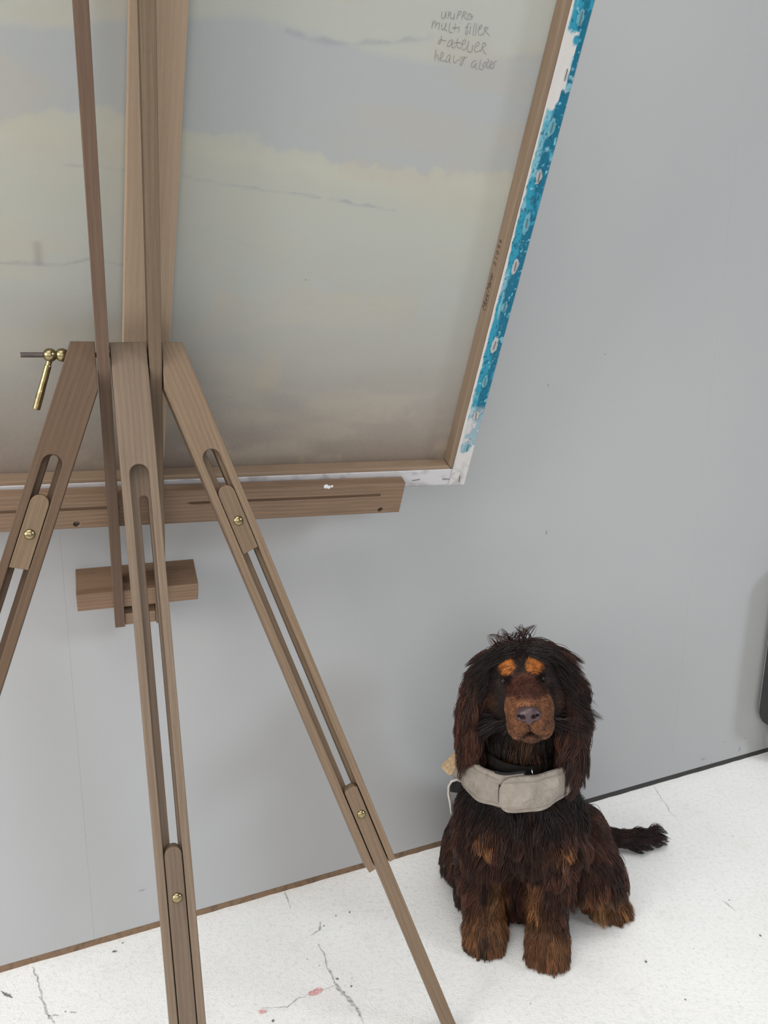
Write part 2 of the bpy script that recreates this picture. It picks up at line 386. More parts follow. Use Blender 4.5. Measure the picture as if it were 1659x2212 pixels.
# legs
P0 = O + (V * -25 + N * -5) / 1000
def leg(side, beta, phi, s0, tint, k):
    b = math.radians(beta); ph = math.radians(phi)
    d = -math.cos(b) * np.array([0, 0, 1.0]) + math.sin(b) * NH
    m = np.cross(d, U)
    A = d * math.cos(ph) + U * math.sin(ph); X = U * math.cos(ph) - d * math.sin(ph)
    F = frame(X, -A, m, P0 + U * s0 / 1000)
    def st(s, t):
        s -= s0; return ((s * math.cos(ph) - t * math.sin(ph)) * mm, -(s * math.sin(ph) + t * math.cos(ph)) * mm)
    hw = 0.0205; sw = 0.0110; gw = 0.0050; go = {0: 0.0030, 1: 0.0022, -1: -0.0005}[side]
    slot, gap, e_l, e_r, blk, ext, scr = (-0.121, -0.158, -0.86, -0.86, None, -0.571, -0.631) if side == 0 else (-0.113, -0.113, -0.729, -0.731, (-0.161, -0.249, -0.208), -0.603, -0.645)
    if side == 0: top = [(hw, 0.022), (-hw, 0.022)]
    elif side == 1: top = [(hw, -0.02), st(62, -22), st(37.6, -22), st(37.6, 33)]
    else: top = [st(-36.6, 33), st(-36.6, -22), st(-63, -22), (-hw, -0.02)]
    def rails(w, crown, z0, z1, bm, off=0.0):
        poly = [(-hw, e_l), (off - w, e_l)] + [(x + off, y) for x, y in stadium_top(w, crown)[::-1]] + [(off + w, e_r), (hw, e_r)] + top
        add_prism(bm, poly, z0, z1)
    bm = bmesh.new()
    rails(sw, slot, -0.0135, 0.0, bm); rails(gw, gap if side == 0 else slot - 0.001, -0.030, -0.0136, bm, go)
    o = place(bevel(bm_obj('leg', bm, easel_wood(20 + k, tint=tint), easel), 0.0009), F)
    mat2 = easel_wood(40 + k, tint=tuple(x * (0.80 if side == 0 else 0.9) for x in tint))
    foot = P0[2] / (-A[2])
    bm = bmesh.new(); w = 0.0098 if side == 0 else 0.0094
    crown = stadium_top(w, ext) if side == 0 else [(w, ext - 0.003), (w * 0.6, ext), (-w * 0.6, ext), (-w, ext - 0.003)]
    fl = P0[2]; tanx = X[2] / -A[2]
    add_prism(bm, [(-w, -(foot - w * tanx) ), (w, -(foot + w * tanx))] + crown, -0.0132, 0.0002)
    e = bevel(bm_obj('leg_extension', bm, mat2, o), 0.0008)
    def screw(y, par):
        bm = bmesh.new(); add_lathe(bm, [(0.0, 0.0028), (0.0025, 0.0026), (0.0048, 0.0017), (0.0060, 0.0004), (0.0060, -0.0005)], 24, Matrix.Translation((0.0004, y, 0.0003)))
        bm_obj('brass_screw', bm, MAT_BRASS, par, True)
    screw(scr, e)
    if blk:
        bm = bmesh.new(); w = 0.0102
        add_prism(bm, [(-w, blk[1] - 0.001), (w, blk[1] + 0.001)] + stadium_top(w, blk[0]), -0.0132, 0.0004)
        s = bevel(bm_obj('slide_block', bm, easel_wood(50 + k, tint=tuple(x * f for x, f in zip(tint, (1.55, 1.72, 1.75) if side < 0 else (0.86, 0.84, 0.84)))), o), 0.0008)
        bm = bmesh.new(); add_lathe(bm, [(0.0, 0.0028), (0.0025, 0.0026), (0.0048, 0.0017), (0.0060, 0.0004), (0.0060, -0.0005)], 24, Matrix.Translation((0.0, blk[2], 0.0004)))
        s2 = bm_obj('brass_screw', bm, MAT_BRASS, o, True)
    return o
leg(0, 14.0, 0.9, 0.3, (0.93, 0.96, 1.02), 0)
leg(1, 8.0, 19.3, 47.7, (1.0, 0.99, 0.96), 1)
leg(-1, 8.0, -20.3, -48.5, (0.58, 0.51, 0.46), 2)

# clamp bolt through the leg tops with ball nuts and lever
BOLT = frame(V, N, U, O + (V * -25 + N * -20) / 1000)     # local z runs along the bolt (u)
bolt = None
bm = bmesh.new()
prof = []
z = -0.116
while z < 0.058:
    prof += [(0.0031, z), (0.0027, z + 0.0006)]; z += 0.0012
add_lathe(bm, prof, 14)
bolt = place(bm_obj('clamp_bolt', bm, MAT_STEEL, easel, True), BOLT)
for zc, r in ((-0.0855, 0.0078), (-0.0725, 0.0078)):
    bm = bmesh.new(); add_lathe(bm, [(r * math.sin(a), zc - r * math.cos(a)) for a in np.linspace(0, math.pi, 17)], 24)
    bm_obj('ball_nut', bm, MAT_BRASS, bolt, True)
bm = bmesh.new()
h0 = Vector((-0.006, 0.003, -0.0865)); h1 = Vector((-0.061, 0.016, -0.1055))
add_tube(bm, [h0, h0.lerp(h1, 0.08), h0.lerp(h1, 0.1), h0.lerp(h1, 0.6), h0.lerp(h1, 0.62), h0.lerp(h1, 0.985), h1], [0.0031, 0.0031, 0.0038, 0.0040, 0.0043, 0.0043, 0.0036], 12)
bm_obj('lever', bm, MAT_BRASS, bolt)
# ------------------------------------------------------------------ stretched canvas, its back towards the viewer
CANV = rotated(-0.9, 0, -259, -56)      # local x across, y up from the lower edge, z towards the viewer; z = 0 is the back of the stretcher
CX0, CX1, CY1 = -0.452, 0.5125, 1.22
canvas = empty('canvas', EASEL_LOC)
tag(canvas, 'large stretched canvas seen from the back on the easel, turquoise paint on its stapled edge', 'canvas')
CL = EASEL_LOC
MAT_PINE = wood('stretcher_pine', (0.235, 0.170, 0.118), (0.135, 0.090, 0.056), 11, 'y', 0.6, 0.8)  # both stretcher pines darkened to stand for the weaker light here
MAT_PINE_X = wood('stretcher_pine_across', (0.30, 0.215, 0.15), (0.19, 0.128, 0.083), 13, 'x', 0.6, 0.8)
BW = 0.036; BD = 0.021
def bar(name, pts, mat, z0=-BD, z1=0.0, bev=0.0012):
    bm = bmesh.new(); add_prism(bm, pts, z0, z1)
    return place(bevel(bm_obj(name, bm, mat, canvas), bev), CANV, CL)
x0, x1, y1 = CX0 + 0.0008, CX1 - 0.0008, CY1 - 0.0008; y0 = 0.0008; e = 0.0002
bar('stretcher_bar', [(x0, y0 + e), (x1 - e, y0 + e - e), (x1 - BW - e, y0 + BW), (x0 + BW + e, y0 + BW)], MAT_PINE_X)
bar('stretcher_bar', [(x0 + e, y1), (x0 + BW + e, y1 - BW), (x1 - BW - e, y1 - BW), (x1 - e, y1)], MAT_PINE_X)
rb = bar('stretcher_bar', [(x1, y0 + e), (x1, y1 - e), (x1 - BW, y1 - BW - e), (x1 - BW, y0 + BW + e)], MAT_PINE)
bar('stretcher_bar', [(x0, y0 + e), (x0 + BW, y0 + BW + e), (x0 + BW, y1 - BW - e), (x0, y1 - e)], MAT_PINE)
# loose centre brace
bmB = bmesh.new(); add_box(bmB, -0.028, 0.028, -0.322, 0.80, -0.0165, 0.0)
MAT_BRACE = wood('brace_pine', (0.42, 0.315, 0.225), (0.31, 0.205, 0.13), 17, 'y', 0.6, 0.7)
brace = bm_obj('centre_brace', bmB, MAT_BRACE, canvas)
place(bevel(brace, 0.0015), rotated(-3.3, 31, 100, -57), CL)

# fabric
n = NT('canvas_back_fabric'); v = n.coord()
c = n.node('ShaderNodeVertexColor', layer_name='paint').outputs['Color']
wv = n.noise(n.coord('Object', (1, 0.12, 1)), 1500, 1); wv2 = n.noise(n.coord('Object', (0.12, 1, 1)), 1500, 1)
weave = n.mix(0.5, wv, wv2)
c = n.mix(n.ramp(weave, [(0.40, 0.10), (0.55, 0.0)]), c, (0.38, 0.38, 0.38))
n.set(c, 0.85, 0, 0.15); n.bump(weave, 0.15, 0.0006)
MAT_FABRIC = n.m
FZ = -BD + 0.0001

# canvas folded round the bars and stapled: painted strip on the right, plain strips elsewhere
MAT_STRIP = NT('wrapped_canvas_paint')
at = MAT_STRIP.node('ShaderNodeVertexColor', layer_name='paint')
MAT_STRIP.set(at.outputs['Color'], 0.55, 0, 0.35)
MAT_STRIP.bump(MAT_STRIP.noise(MAT_STRIP.coord(), 700, 3), 0.25, 0.0008)
def srgb(r, g, b): return np.array([((c / 255 + 0.055) / 1.055) ** 2.4 if c > 10 else c / 255 / 12.92 for c in (r, g, b)])
STAPLES_R = [0.012 + 0.0575 * i for i in range(21)]
def paint_right(a, s):
    """a: metres along the bar from its foot, s: 0 inner edge .. 1 outer edge"""
    x = a * 1000; n1 = fnoise(x / 9, s * 3.2, 4); n2 = fnoise(x / 30 + 40, s * 2 + 9, 3); n3 = fnoise(x / 3.2, s * 10, 3); n4 = fnoise(x / 70, s * 1.2 + 50, 2)
    white = srgb(196, 193, 191); dark = srgb(0, 96, 124); mid = srgb(36, 134, 160); light = srgb(104, 164, 180); grey = srgb(150, 168, 176)  # white lowered to carry the dimmer light on the canvas back
    col = np.repeat(white[None], len(a), 0)
    def over(c, m): 
        nonlocal col
        m = np.clip(m, 0, 1)[:, None]; col = col * (1 - m) + c * m
    left = 0.01 + 0.12 * n4 + 0.14 * (n1 - 0.5) + 0.10 * np.clip((0.25 - a) / 0.2, 0, 1)
    body = (s - left) / 0.05
    foot = np.clip((a - 0.062 - 0.03 * (n1 - .5) - 0.02 * np.abs(s - .35)) / 0.006, 0, 1)
    gap = np.clip(np.minimum((a - 0.549 - 0.02 * (s > .55) - 0.03 * (n1 - .5)) / 0.006, (0.628 - 0.05 * (s > 0.7) - a + 0.03 * (n1 - .5)) / 0.006), 0, 1)
    m = np.clip(body, 0, 1) * foot * (1 - gap)
    over(light, m * 0.95)
    over(mid, m * np.clip((n2 - 0.35) / 0.12, 0, 1))
    over(dark, m * np.clip((s - 0.42 - 0.5 * (n2 - 0.5)) / 0.12, 0, 1) * np.clip((n1 - 0.30) / 0.1, 0, 1))
    over(dark * 0.6, m * np.clip((n3 - 0.62) / 0.06, 0, 1) * 0.8)
    over(light * 1.2, m * np.clip((n3 * 0.6 + n1 * 0.4 - 0.665) / 0.05, 0, 1))
    low = np.clip((0.145 - a) / 0.03, 0, 1) * m
    over(grey, low * 0.8); over(white * 0.9, low * np.clip((n1 - 0.5) / 0.1, 0, 1))
    over(light, np.clip((n1 - 0.45) / 0.1, 0, 1) * np.clip((s - 0.62) / 0.06, 0, 1) * gap * 0.7)
    for k, c in enumerate(STAPLES_R):
        dx = np.abs(a - c) / (0.011 + 0.003 * math.sin(k * 2.1)); ds = np.abs(s - 0.56) / 0.17
        r = np.sqrt(dx ** 2 + ds ** 2) + 0.7 * (n3 - 0.5)
        over(light * 0.95 if k % 2 else white * 0.8, m * np.clip((1.0 - r) / 0.12, 0, 1) * 0.85)
        over(dark * 0.5, m * np.clip((0.10 - np.abs(r - 1.08)) / 0.06, 0, 1) * 0.6)
    edge = np.clip((s - 0.955) / 0.03, 0, 1); over(white * 0.72, edge * 0.8)
    dirt = np.clip((0.06 - a) / 0.05, 0, 1) * np.clip((n1 - 0.48) / 0.12, 0, 1); over(srgb(160, 160, 160), dirt * 0.7)
    return col
def grid_strip(name, along, across, fn, paint, mat, thick=0.0):
    na, ns = len(along), len(across)
    A_, S_ = np.meshgrid(along, across, indexing='ij'); A_ = A_.ravel(); S_ = S_.ravel()
    co = fn(A_, S_)
    me = bpy.data.meshes.new(name)
    i = np.arange(na * ns).reshape(na, ns)
    q = np.stack([i[:-1, :-1], i[1:, :-1], i[1:, 1:], i[:-1, 1:]], -1).reshape(-1, 4)
    me.vertices.add(len(co)); me.vertices.foreach_set('co', co.astype(np.float32).ravel())
    me.loops.add(q.size); me.loops.foreach_set('vertex_index', q.ravel().astype(np.int32))
    me.polygons.add(len(q)); me.polygons.foreach_set('loop_start', (np.arange(len(q)) * 4).astype(np.int32))
    me.update(); me.validate()
    ca = me.color_attributes.new('paint', 'FLOAT_COLOR', 'POINT')
    c4 = np.ones((len(co), 4), np.float32); c4[:, :3] = paint(A_, S_); ca.data.foreach_set('color', c4.ravel())
    me.polygons.foreach_set('use_smooth', [True] * len(q))
    o = bpy.data.objects.new(name, me); link(o, canvas, mat)
    sm = o.modifiers.new('cloth', 'SOLIDIFY'); sm.thickness = 0.0006; sm.offset = 0
    return place(o, CANV, CL)
def fn_right(a, s):
    """wraps the back face then turns round the outer edge"""
    x = CX1 - 0.0285 + 0.0285 * s; wob_ = 0.0005 * fnoise(a * 60, s * 4, 3)
    z = 0.0005 + wob_ - np.clip(s - 0.985, 0, 1) * 0.04
    x = np.where(s > 1.0, CX1, x); z = np.where(s > 1.0, -(s - 1.0) * 0.03, z)
    return np.stack([x, a, z], 1)
acr = np.concatenate([np.linspace(0, 1, 44), np.array([1.03, 1.1, 1.3, 1.5, 1.72])])
wr = grid_strip('canvas_wrap', np.linspace(-0.0006, 0.85, 760), acr, fn_right, paint_right, MAT_STRIP.m)
wr['label'] = 'right hand folded edge streaked with turquoise paint'
def paint_plain(a, s):
    n1 = fnoise(a * 55, s * 2.2, 4); c = np.repeat(srgb(192, 190, 193)[None], len(a), 0)  # plain white greyed, the shade on these strips is in the colour
    m = np.clip((n1 - 0.60) / 0.15, 0, 1)[:, None] * 0.5
    return c * (1 - m) + srgb(135, 131, 135) * m
def fn_bottom(a, s):
    y = 0.031 - 0.031 * s; z = 0.0004 + 0.0005 * fnoise(a * 60, s * 4, 3)
    y = np.where(s > 1.0, 0.0, y); z = np.where(s > 1.0, -(s - 1.0) * 0.03, z)
    return np.stack([a, y, z], 1)
grid_strip('canvas_wrap', np.linspace(CX0, CX1 - 0.0283, 200), acr[::3], lambda a, s: fn_bottom(a, s), paint_plain, MAT_STRIP.m)
grid_strip('canvas_wrap', np.linspace(0.0, CY1, 120), acr[::4], lambda a, s: np.stack([np.where(s > 1, CX0, CX0 + 0.029 - 0.029 * s), a, np.where(s > 1, -(s - 1) * 0.03, 0.0006 + 0 * s)], 1), paint_plain, MAT_STRIP.m)
grid_strip('canvas_wrap', np.linspace(CX0 + 0.03, CX1 - 0.03, 120), acr[::4], lambda a, s: np.stack([a, np.where(s > 1, CY1, CY1 - 0.03 + 0.03 * s), np.where(s > 1, -(s - 1) * 0.03, 0.0006 + 0 * s)], 1), paint_plain, MAT_STRIP.m)
# the fabric: front paint showing through in pale bands, tray shade painted in below
def paint_fabric(x, y):
    X_, Y_ = x * 1000, y * 1000
    n1 = fnoise(X_ / 60 + 3, Y_ / 60 + 7, 5); n2 = fnoise(X_ / 16 + 11, Y_ / 22 + 2, 4); n3 = fnoise(X_ / 140 + 5, Y_ / 45 + 30, 3); n4 = fnoise(X_ / 9, Y_ / 9 + 60, 3)
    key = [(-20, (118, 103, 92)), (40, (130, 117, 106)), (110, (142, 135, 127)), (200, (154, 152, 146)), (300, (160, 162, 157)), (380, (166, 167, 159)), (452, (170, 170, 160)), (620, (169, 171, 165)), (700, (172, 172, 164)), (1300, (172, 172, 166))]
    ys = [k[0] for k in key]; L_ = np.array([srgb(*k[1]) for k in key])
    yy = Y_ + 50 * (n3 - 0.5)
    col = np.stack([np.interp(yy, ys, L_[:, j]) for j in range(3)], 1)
    def over(c, m):
        nonlocal col
        m = np.clip(m, 0, 1)[:, None]; col = col * (1 - m) + srgb(*c) * m
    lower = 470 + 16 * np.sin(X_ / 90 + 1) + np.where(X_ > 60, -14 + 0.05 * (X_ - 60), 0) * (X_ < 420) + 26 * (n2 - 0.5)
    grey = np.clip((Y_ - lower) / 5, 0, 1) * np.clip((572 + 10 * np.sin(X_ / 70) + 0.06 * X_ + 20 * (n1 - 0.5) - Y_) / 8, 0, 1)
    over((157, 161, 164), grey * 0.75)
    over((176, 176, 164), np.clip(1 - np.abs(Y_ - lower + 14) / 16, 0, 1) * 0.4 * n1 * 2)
    def line(pts, wd, c, st, soft=2.5):
        px_ = np.array([q[0] for q in pts]); py_ = np.array([q[1] for q in pts])
        yl = np.interp(X_, px_, py_) + 5 * (n2 - 0.5)
        m = np.clip((wd * (0.5 + n2) - np.abs(Y_ - yl)) / soft, 0, 1) * ((X_ > px_[0] - 4) & (X_ < px_[-1] + 4)) * np.clip(1.4 * fnoise(X_ / 24, Y_ / 400 + 9, 2) + 0.1, 0, 1)
        over(c, m * st)
    line([(168, 583), (200, 578), (235, 580), (290, 590), (330, 598)], 4.0, (140, 144, 150), 0.8, 4)
    line([(-60, 428), (65, 427), (128, 421), (194, 419), (222, 417)], 2.0, (142, 146, 148), 0.8)
    line([(240, 417), (262, 414), (320, 411)], 2.4, (140, 144, 150), 0.8)
    line([(76, 374), (150, 352), (240, 320), (330, 280)], 2.0, (150, 152, 150), 0.4, 3)
    line([(60, 276), (180, 282), (330, 286)], 2.4, (148, 150, 148), 0.5, 4)
    line([(-160, 316), (-70, 318), (-40, 327), (0, 320)], 2.4, (128, 128, 130), 0.6)
    over((126, 126, 128), np.clip(1 - np.abs(X_ + 95) / 7, 0, 1) * np.clip((345 - Y_) / 4, 0, 1) * np.clip((Y_ - 314) / 4, 0, 1) * 0.7)
    over((168, 154, 132), np.clip((n1 - 0.58) / 0.12, 0, 1) * np.clip((420 - Y_) / 300, 0, 1) * 0.35)
    over((172, 160, 142), np.clip((n3 - 0.55) / 0.15, 0, 1) * 0.25)
    over((120, 116, 112), np.clip((n4 - 0.62) / 0.1, 0, 1) * np.clip((200 - Y_) / 200, 0, 1) * 0.25)
    return col
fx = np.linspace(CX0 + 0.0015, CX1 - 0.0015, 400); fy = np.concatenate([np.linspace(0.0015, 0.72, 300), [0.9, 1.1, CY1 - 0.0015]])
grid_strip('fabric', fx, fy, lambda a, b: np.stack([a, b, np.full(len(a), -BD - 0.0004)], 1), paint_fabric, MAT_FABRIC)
# staples
bm = bmesh.new(); r = 0.00055
add_tube(bm, [(-0.0062, 0, -0.0012), (-0.0060, 0, 0.0006), (-0.0054, 0, 0.0011), (0.0054, 0, 0.0011), (0.0060, 0, 0.0006), (0.0062, 0, -0.0012)], r, 6)
st0 = bm_obj('staple', bm, MAT_STAPLE, canvas); st0_data = st0.data
staple_list = [(CX1 - 0.0125, a, 90 + random.uniform(-7, 7)) for a in STAPLES_R]
staple_list += [(x, 0.0125 + random.uniform(-0.001, 0.001), random.uniform(-8, 10)) for x in (0.476, 0.424, 0.365, 0.300, 0.238, 0.178, 0.075, 0.015, -0.045, -0.105, -0.165, -0.225, -0.285, -0.345, -0.405)]
for i, (x, y, a) in enumerate(staple_list):
    o = st0 if i == 0 else st0.copy()
    if i: COL.objects.link(o)
    o.parent = canvas
    place(o, CANV @ Matrix.Translation((x, y, 0.0008)) @ Matrix.Rotation(math.radians(a), 4, 'Z'), CL)

# pencil handwriting on the fabric (strokes in tenths of a millimetre from the upper left of the note)
STROKES = [[(338.7,625.1),(338.6,622.0),(339.8,619.0),(341.8,618.8),(343.1,621.3),(343.3,626.3)],[(343.3,626.3),(343.7,622.3),(344.8,619.7)],[(346.9,627.2),(347.1,622.7),(346.9,619.6)],[(347.1,622.7),(348.6,626.2),(349.3,626.7),(349.7,622.7),(349.9,620.5),(351.5,619.8),(353.9,622.4)],[(353.6,625.9),(353.9,622.4),(354.3,619.5)],[(354.7,629.3),(355.1,628.7)],[(358.3,628.5),(357.8,624.3),(357.5,620.7)],[(357.8,627.9),(360.5,629.2),(361.7,627.7),(359.7,625.0),(358.0,624.4)],[(364.1,628.9),(363.7,625.2),(363.2,621.5)],[(363.6,628.4),(366.3,629.6),(367.7,628.5),(366.2,626.2),(364.3,625.5),(367.2,623.4),(370.5,621.9)],[(370.7,628.5),(369.6,625.6),(370.9,623.1),(373.4,622.3),(375.8,624.3),(375.9,626.6),(373.1,628.3),(371.2,627.6),(373.1,625.6),(376.4,625.5)],[(329.8,615.6),(329.8,611.7),(329.8,608.1)],[(329.9,611.3),(332.0,615.2),(333.4,615.4),(333.8,611.8),(333.9,609.1)],[(333.9,611.4),(335.9,614.4),(337.9,614.5),(338.1,611.1),(338.4,607.9)],[(340.9,614.2),(341.3,611.0),(342.3,608.1),(344.5,608.8),(345.7,612.2),(346.1,615.8)],[(346.0,614.9),(345.3,611.2),(345.6,608.9),(348.4,608.4)],[(350.6,616.5),(350.4,612.4),(350.5,608.3),(352.1,607.3),(355.6,607.7)],[(357.0,617.0),(357.2,613.4),(357.5,609.7)],[(353.7,611.9),(359.1,612.7),(361.9,613.4)],[(362.4,615.0),(362.6,611.9),(362.8,608.9)],[(363.1,618.8),(363.4,618.1)],[(374.2,619.0),(372.4,618.9),(371.9,616.4),(371.7,612.2),(371.2,608.4),(372.8,607.9),(373.9,609.7),(373.8,612.4)],[(369.5,614.2),(371.6,615.4),(373.4,615.2)],[(376.0,617.0),(376.4,612.9),(376.5,608.7)],[(376.8,619.4),(377.0,618.8)],[(380.2,620.3),(380.5,614.4),(381.0,608.0)],[(382.5,620.7),(383.4,614.8),(384.1,608.6)],[(386.7,614.7),(389.2,617.0),(390.0,619.4),(388.3,620.1),(386.6,617.5),(386.5,613.3),(388.0,609.9),(390.5,609.7),(392.8,612.4)],[(393.8,618.9),(393.8,614.4),(394.1,610.0)],[(393.4,617.2),(396.5,619.0),(398.2,618.3),(396.7,616.2),(394.5,615.2),(398.1,613.1),(401.5,610.8)],[(342.9,602.9),(343.4,599.0),(343.1,595.3),(341.5,594.5),(340.5,596.7),(341.7,598.7),(344.6,599.2),(347.1,598.3),(349.6,598.9)],[(357.2,600.9),(353.9,599.9),(351.7,595.5),(352.7,593.5),(355.2,594.1),(357.2,598.1),(357.8,601.0),(357.5,596.3),(358.2,593.1),(360.8,593.2),(362.7,595.6)],[(363.3,603.1),(363.2,599.4),(363.6,595.7),(366.1,593.9),(369.0,594.3)],[(359.8,598.0),(363.0,598.9),(368.4,599.0)],[(369.5,597.5),(372.7,598.8),(373.8,601.7),(372.2,603.4),(370.2,601.8),(369.5,597.5),(370.6,593.8),(373.0,592.5),(375.6,594.5),(376.7,597.5)],[(377.5,602.8),(377.3,598.5),(377.6,592.4),(380.0,591.7),(383.9,592.6)],[(383.0,599.8),(383.4,596.1),(383.8,592.5)],[(381.9,604.4),(382.0,603.9)],[(386.9,598.0),(390.7,599.4),(391.2,602.3),(388.8,603.4),(386.7,600.7),(385.9,595.9),(387.8,592.9),(391.1,593.3),(394.2,595.7)],[(395.2,603.4),(395.2,598.6),(395.0,593.6)],[(395.2,602.4),(397.6,603.7),(399.9,602.1),(398.6,599.8),(395.2,598.6),(398.7,594.8),(400.9,592.5),(402.7,592.5)],[(339.3,588.6),(339.8,584.0),(339.9,578.3)],[(340.0,581.6),(341.4,584.6),(342.8,584.0),(343.5,580.3),(345.9,577.9)],[(345.3,580.5),(348.5,581.8),(349.4,585.8),(347.8,587.9),(345.9,585.3),(346.0,581.0),(347.6,578.4),(351.7,578.9),(353.8,579.7)],[(358.1,585.8),(355.4,585.7),(353.8,581.1),(354.3,577.8),(356.6,578.4),(358.1,582.2),(358.4,585.6),(357.9,580.3),(359.8,577.6)],[(362.5,586.1),(362.6,580.9),(365.2,577.8),(366.8,580.9),(368.8,582.7),(371.3,582.5)],[(371.2,586.6),(371.4,584.4),(373.7,585.2),(376.1,587.5),(376.0,583.1),(373.8,577.0),(372.0,577.3),(372.4,580.2),(375.1,584.5),(379.6,586.9)],[(391.6,584.7),(388.6,584.3),(385.9,580.1),(387.3,577.2),(390.3,577.8),(392.3,581.9),(392.1,582.3),(391.2,578.8),(393.8,576.1),(395.3,576.0)],[(397.2,586.4),(396.8,581.0),(396.7,576.9),(402.3,576.9)],[(402.4,578.9),(400.6,580.6),(402.2,584.2),(405.1,585.0),(404.9,581.1),(402.4,578.9)],[(405.3,588.9),(407.4,586.8),(406.1,583.8),(406.6,579.4),(408.7,578.7),(410.4,583.8),(409.1,586.1),(410.8,586.8),(413.8,585.3),(409.8,581.3),(411.1,579.0),(415.2,580.0),(414.9,583.4),(414.7,586.3),(417.7,587.9)]]
MAT_PENCIL = plain('pencil', (0.19, 0.19, 0.195), 0.7, var=0.3, scale=900)
vs_, fs_ = [], []
for stroke in STROKES:
    P = [Vector(p) for p in stroke]
    if len(P) > 2:        # smooth by two rounds of corner cutting
        for _ in range(2):
            Q = [P[0]]
            for a, b in zip(P, P[1:]): Q += [a.lerp(b, 0.25), a.lerp(b, 0.75)]
            P = Q + [P[-1]]
    b0 = len(vs_)
    for i, p in enumerate(P):
        t = (P[min(i + 1, len(P) - 1)] - P[max(i - 1, 0)])
        t = t.normalized() if t.length > 0 else Vector((1, 0)); nn = Vector((-t.y, t.x)) * (0.20 + 0.09 * random.random())
        for q in (p + nn, p - nn): vs_.append((q.x * mm, q.y * mm, FZ + 0.0003))
        if i: fs_.append((b0 + 2 * i - 2, b0 + 2 * i - 1, b0 + 2 * i + 1, b0 + 2 * i))
place(tag(mesh_obj('pencil_note', vs_, fs_, MAT_PENCIL, canvas), 'grey pencil handwriting in four lines'), CANV, CL)

for x_, y_ in ((129.7, 148.5), (217.1, 316.0)):
    place(blob('paint_fleck', (x_ * mm, y_ * mm), 0.0011, MAT_SPECK, z=FZ + 0.0003, ax=0.6, parent=canvas), CANV, CL)
# maker's stamp on the inner face of the right hand bar
MAT_INK = plain('stamp_ink', (0.05, 0.035, 0.025), 0.7)
def stamp(name, body, size, y, z, shear=0.0, space=1.0):
    cu = bpy.data.curves.new(name, 'FONT'); cu.body = body; cu.size = size; cu.shear = shear; cu.space_character = space
    cu.extrude = 0.00008
    o = bpy.data.objects.new(name, cu); COL.objects.link(o)
    dg = bpy.context.evaluated_depsgraph_get(); me = bpy.data.meshes.new_from_object(o.evaluated_get(dg))
    bpy.data.objects.remove(o); bpy.data.curves.remove(cu)
    o = link(bpy.data.objects.new(name, me), canvas, MAT_INK)
    # text x -> canvas +y, text y -> canvas -z (towards the wall is the letters' top), facing -x
    m = Matrix(((0, 0, -1, CX1 - 0.0008 - BW - 0.0001), (1, 0, 0, y), (0, -1, 0, z), (0, 0, 0, 1)))
    place(o, CANV @ m, CL); return o
stamp('stamp_number', '21096', 0.0105, 0.352, -0.0085, 0.1, 1.45)
stamp('stamp_name', 'Mont Marte', 0.0125, 0.288, -0.0085, 0.5, 0.85)
bm = bmesh.new(); add_box(bm, CX1 - BW - 0.0010, CX1 - BW - 0.0008, 0.290, 0.314, -0.0068, -0.0062)
place(bm_obj('stamp_underline', bm, MAT_INK, canvas), CANV, CL)

# ------------------------------------------------------------------ the case cut off by the picture edge
case = empty('equipment_case', WP + WD * 1.222 + WN * 0.040, WALL_A)
tag(case, 'grey case with a dark rounded rim against the wall, cut off at the right edge', 'case')
def rrect(w, h, r, z0, n_=6):
    p = []
    for cx, cz, a0 in ((w - r, r, -90), (w - r, h - r, 0), (-w + r, h - r, 90), (-w + r, r, 180)):
        for k in range(n_ + 1):
            a = math.radians(a0 + 90 * k / n_); p.append((cx + r * math.cos(a), z0 + cz + r * math.sin(a)))
    return p
MAT_CASE = plain('grey_shell', (0.33, 0.33, 0.34), 0.5); MAT_RIM = plain('dark_rubber', (0.035, 0.036, 0.038), 0.6)
def extr(name, poly, y0, y1, mat):
    bm = bmesh.new(); add_prism(bm, [(x, z) for x, z in poly], y0, y1)
    for v_ in bm.verts: v_.co = Vector((v_.co.x, v_.co.z, v_.co.y))
    return bevel(bm_obj(name, bm, mat, case), 0.004, 3)
CASE_W = 0.24
extr('shell', rrect(CASE_W - 0.010, 0.40, 0.045, 0.097), -0.034, 0.034, MAT_CASE)
extr('rim', rrect(CASE_W, 0.42, 0.055, 0.087), -0.024, 0.024, MAT_RIM)
for x in (-CASE_W + 0.07, CASE_W - 0.07):
    bm = bmesh.new(); add_lathe(bm, [(0.0, -0.012), (0.022, -0.012), (0.027, -0.008), (0.027, 0.008), (0.022, 0.012), (0.0, 0.012)], 20, Matrix.Translation((x, 0, 0.0275)) @ Matrix.Rotation(math.pi / 2, 4, 'X'))
    c_ = bm_obj('caster', bm, MAT_RIM, case)
    bm = bmesh.new(); add_box(bm, x - 0.012, x + 0.012, -0.018, -0.013, 0.02, 0.088); add_box(bm, x - 0.012, x + 0.012, 0.013, 0.018, 0.02, 0.088); add_box(bm, x - 0.02, x + 0.02, -0.022, 0.022, 0.072, 0.089)
    bm_obj('caster_fork', bm, MAT_STEEL, case)

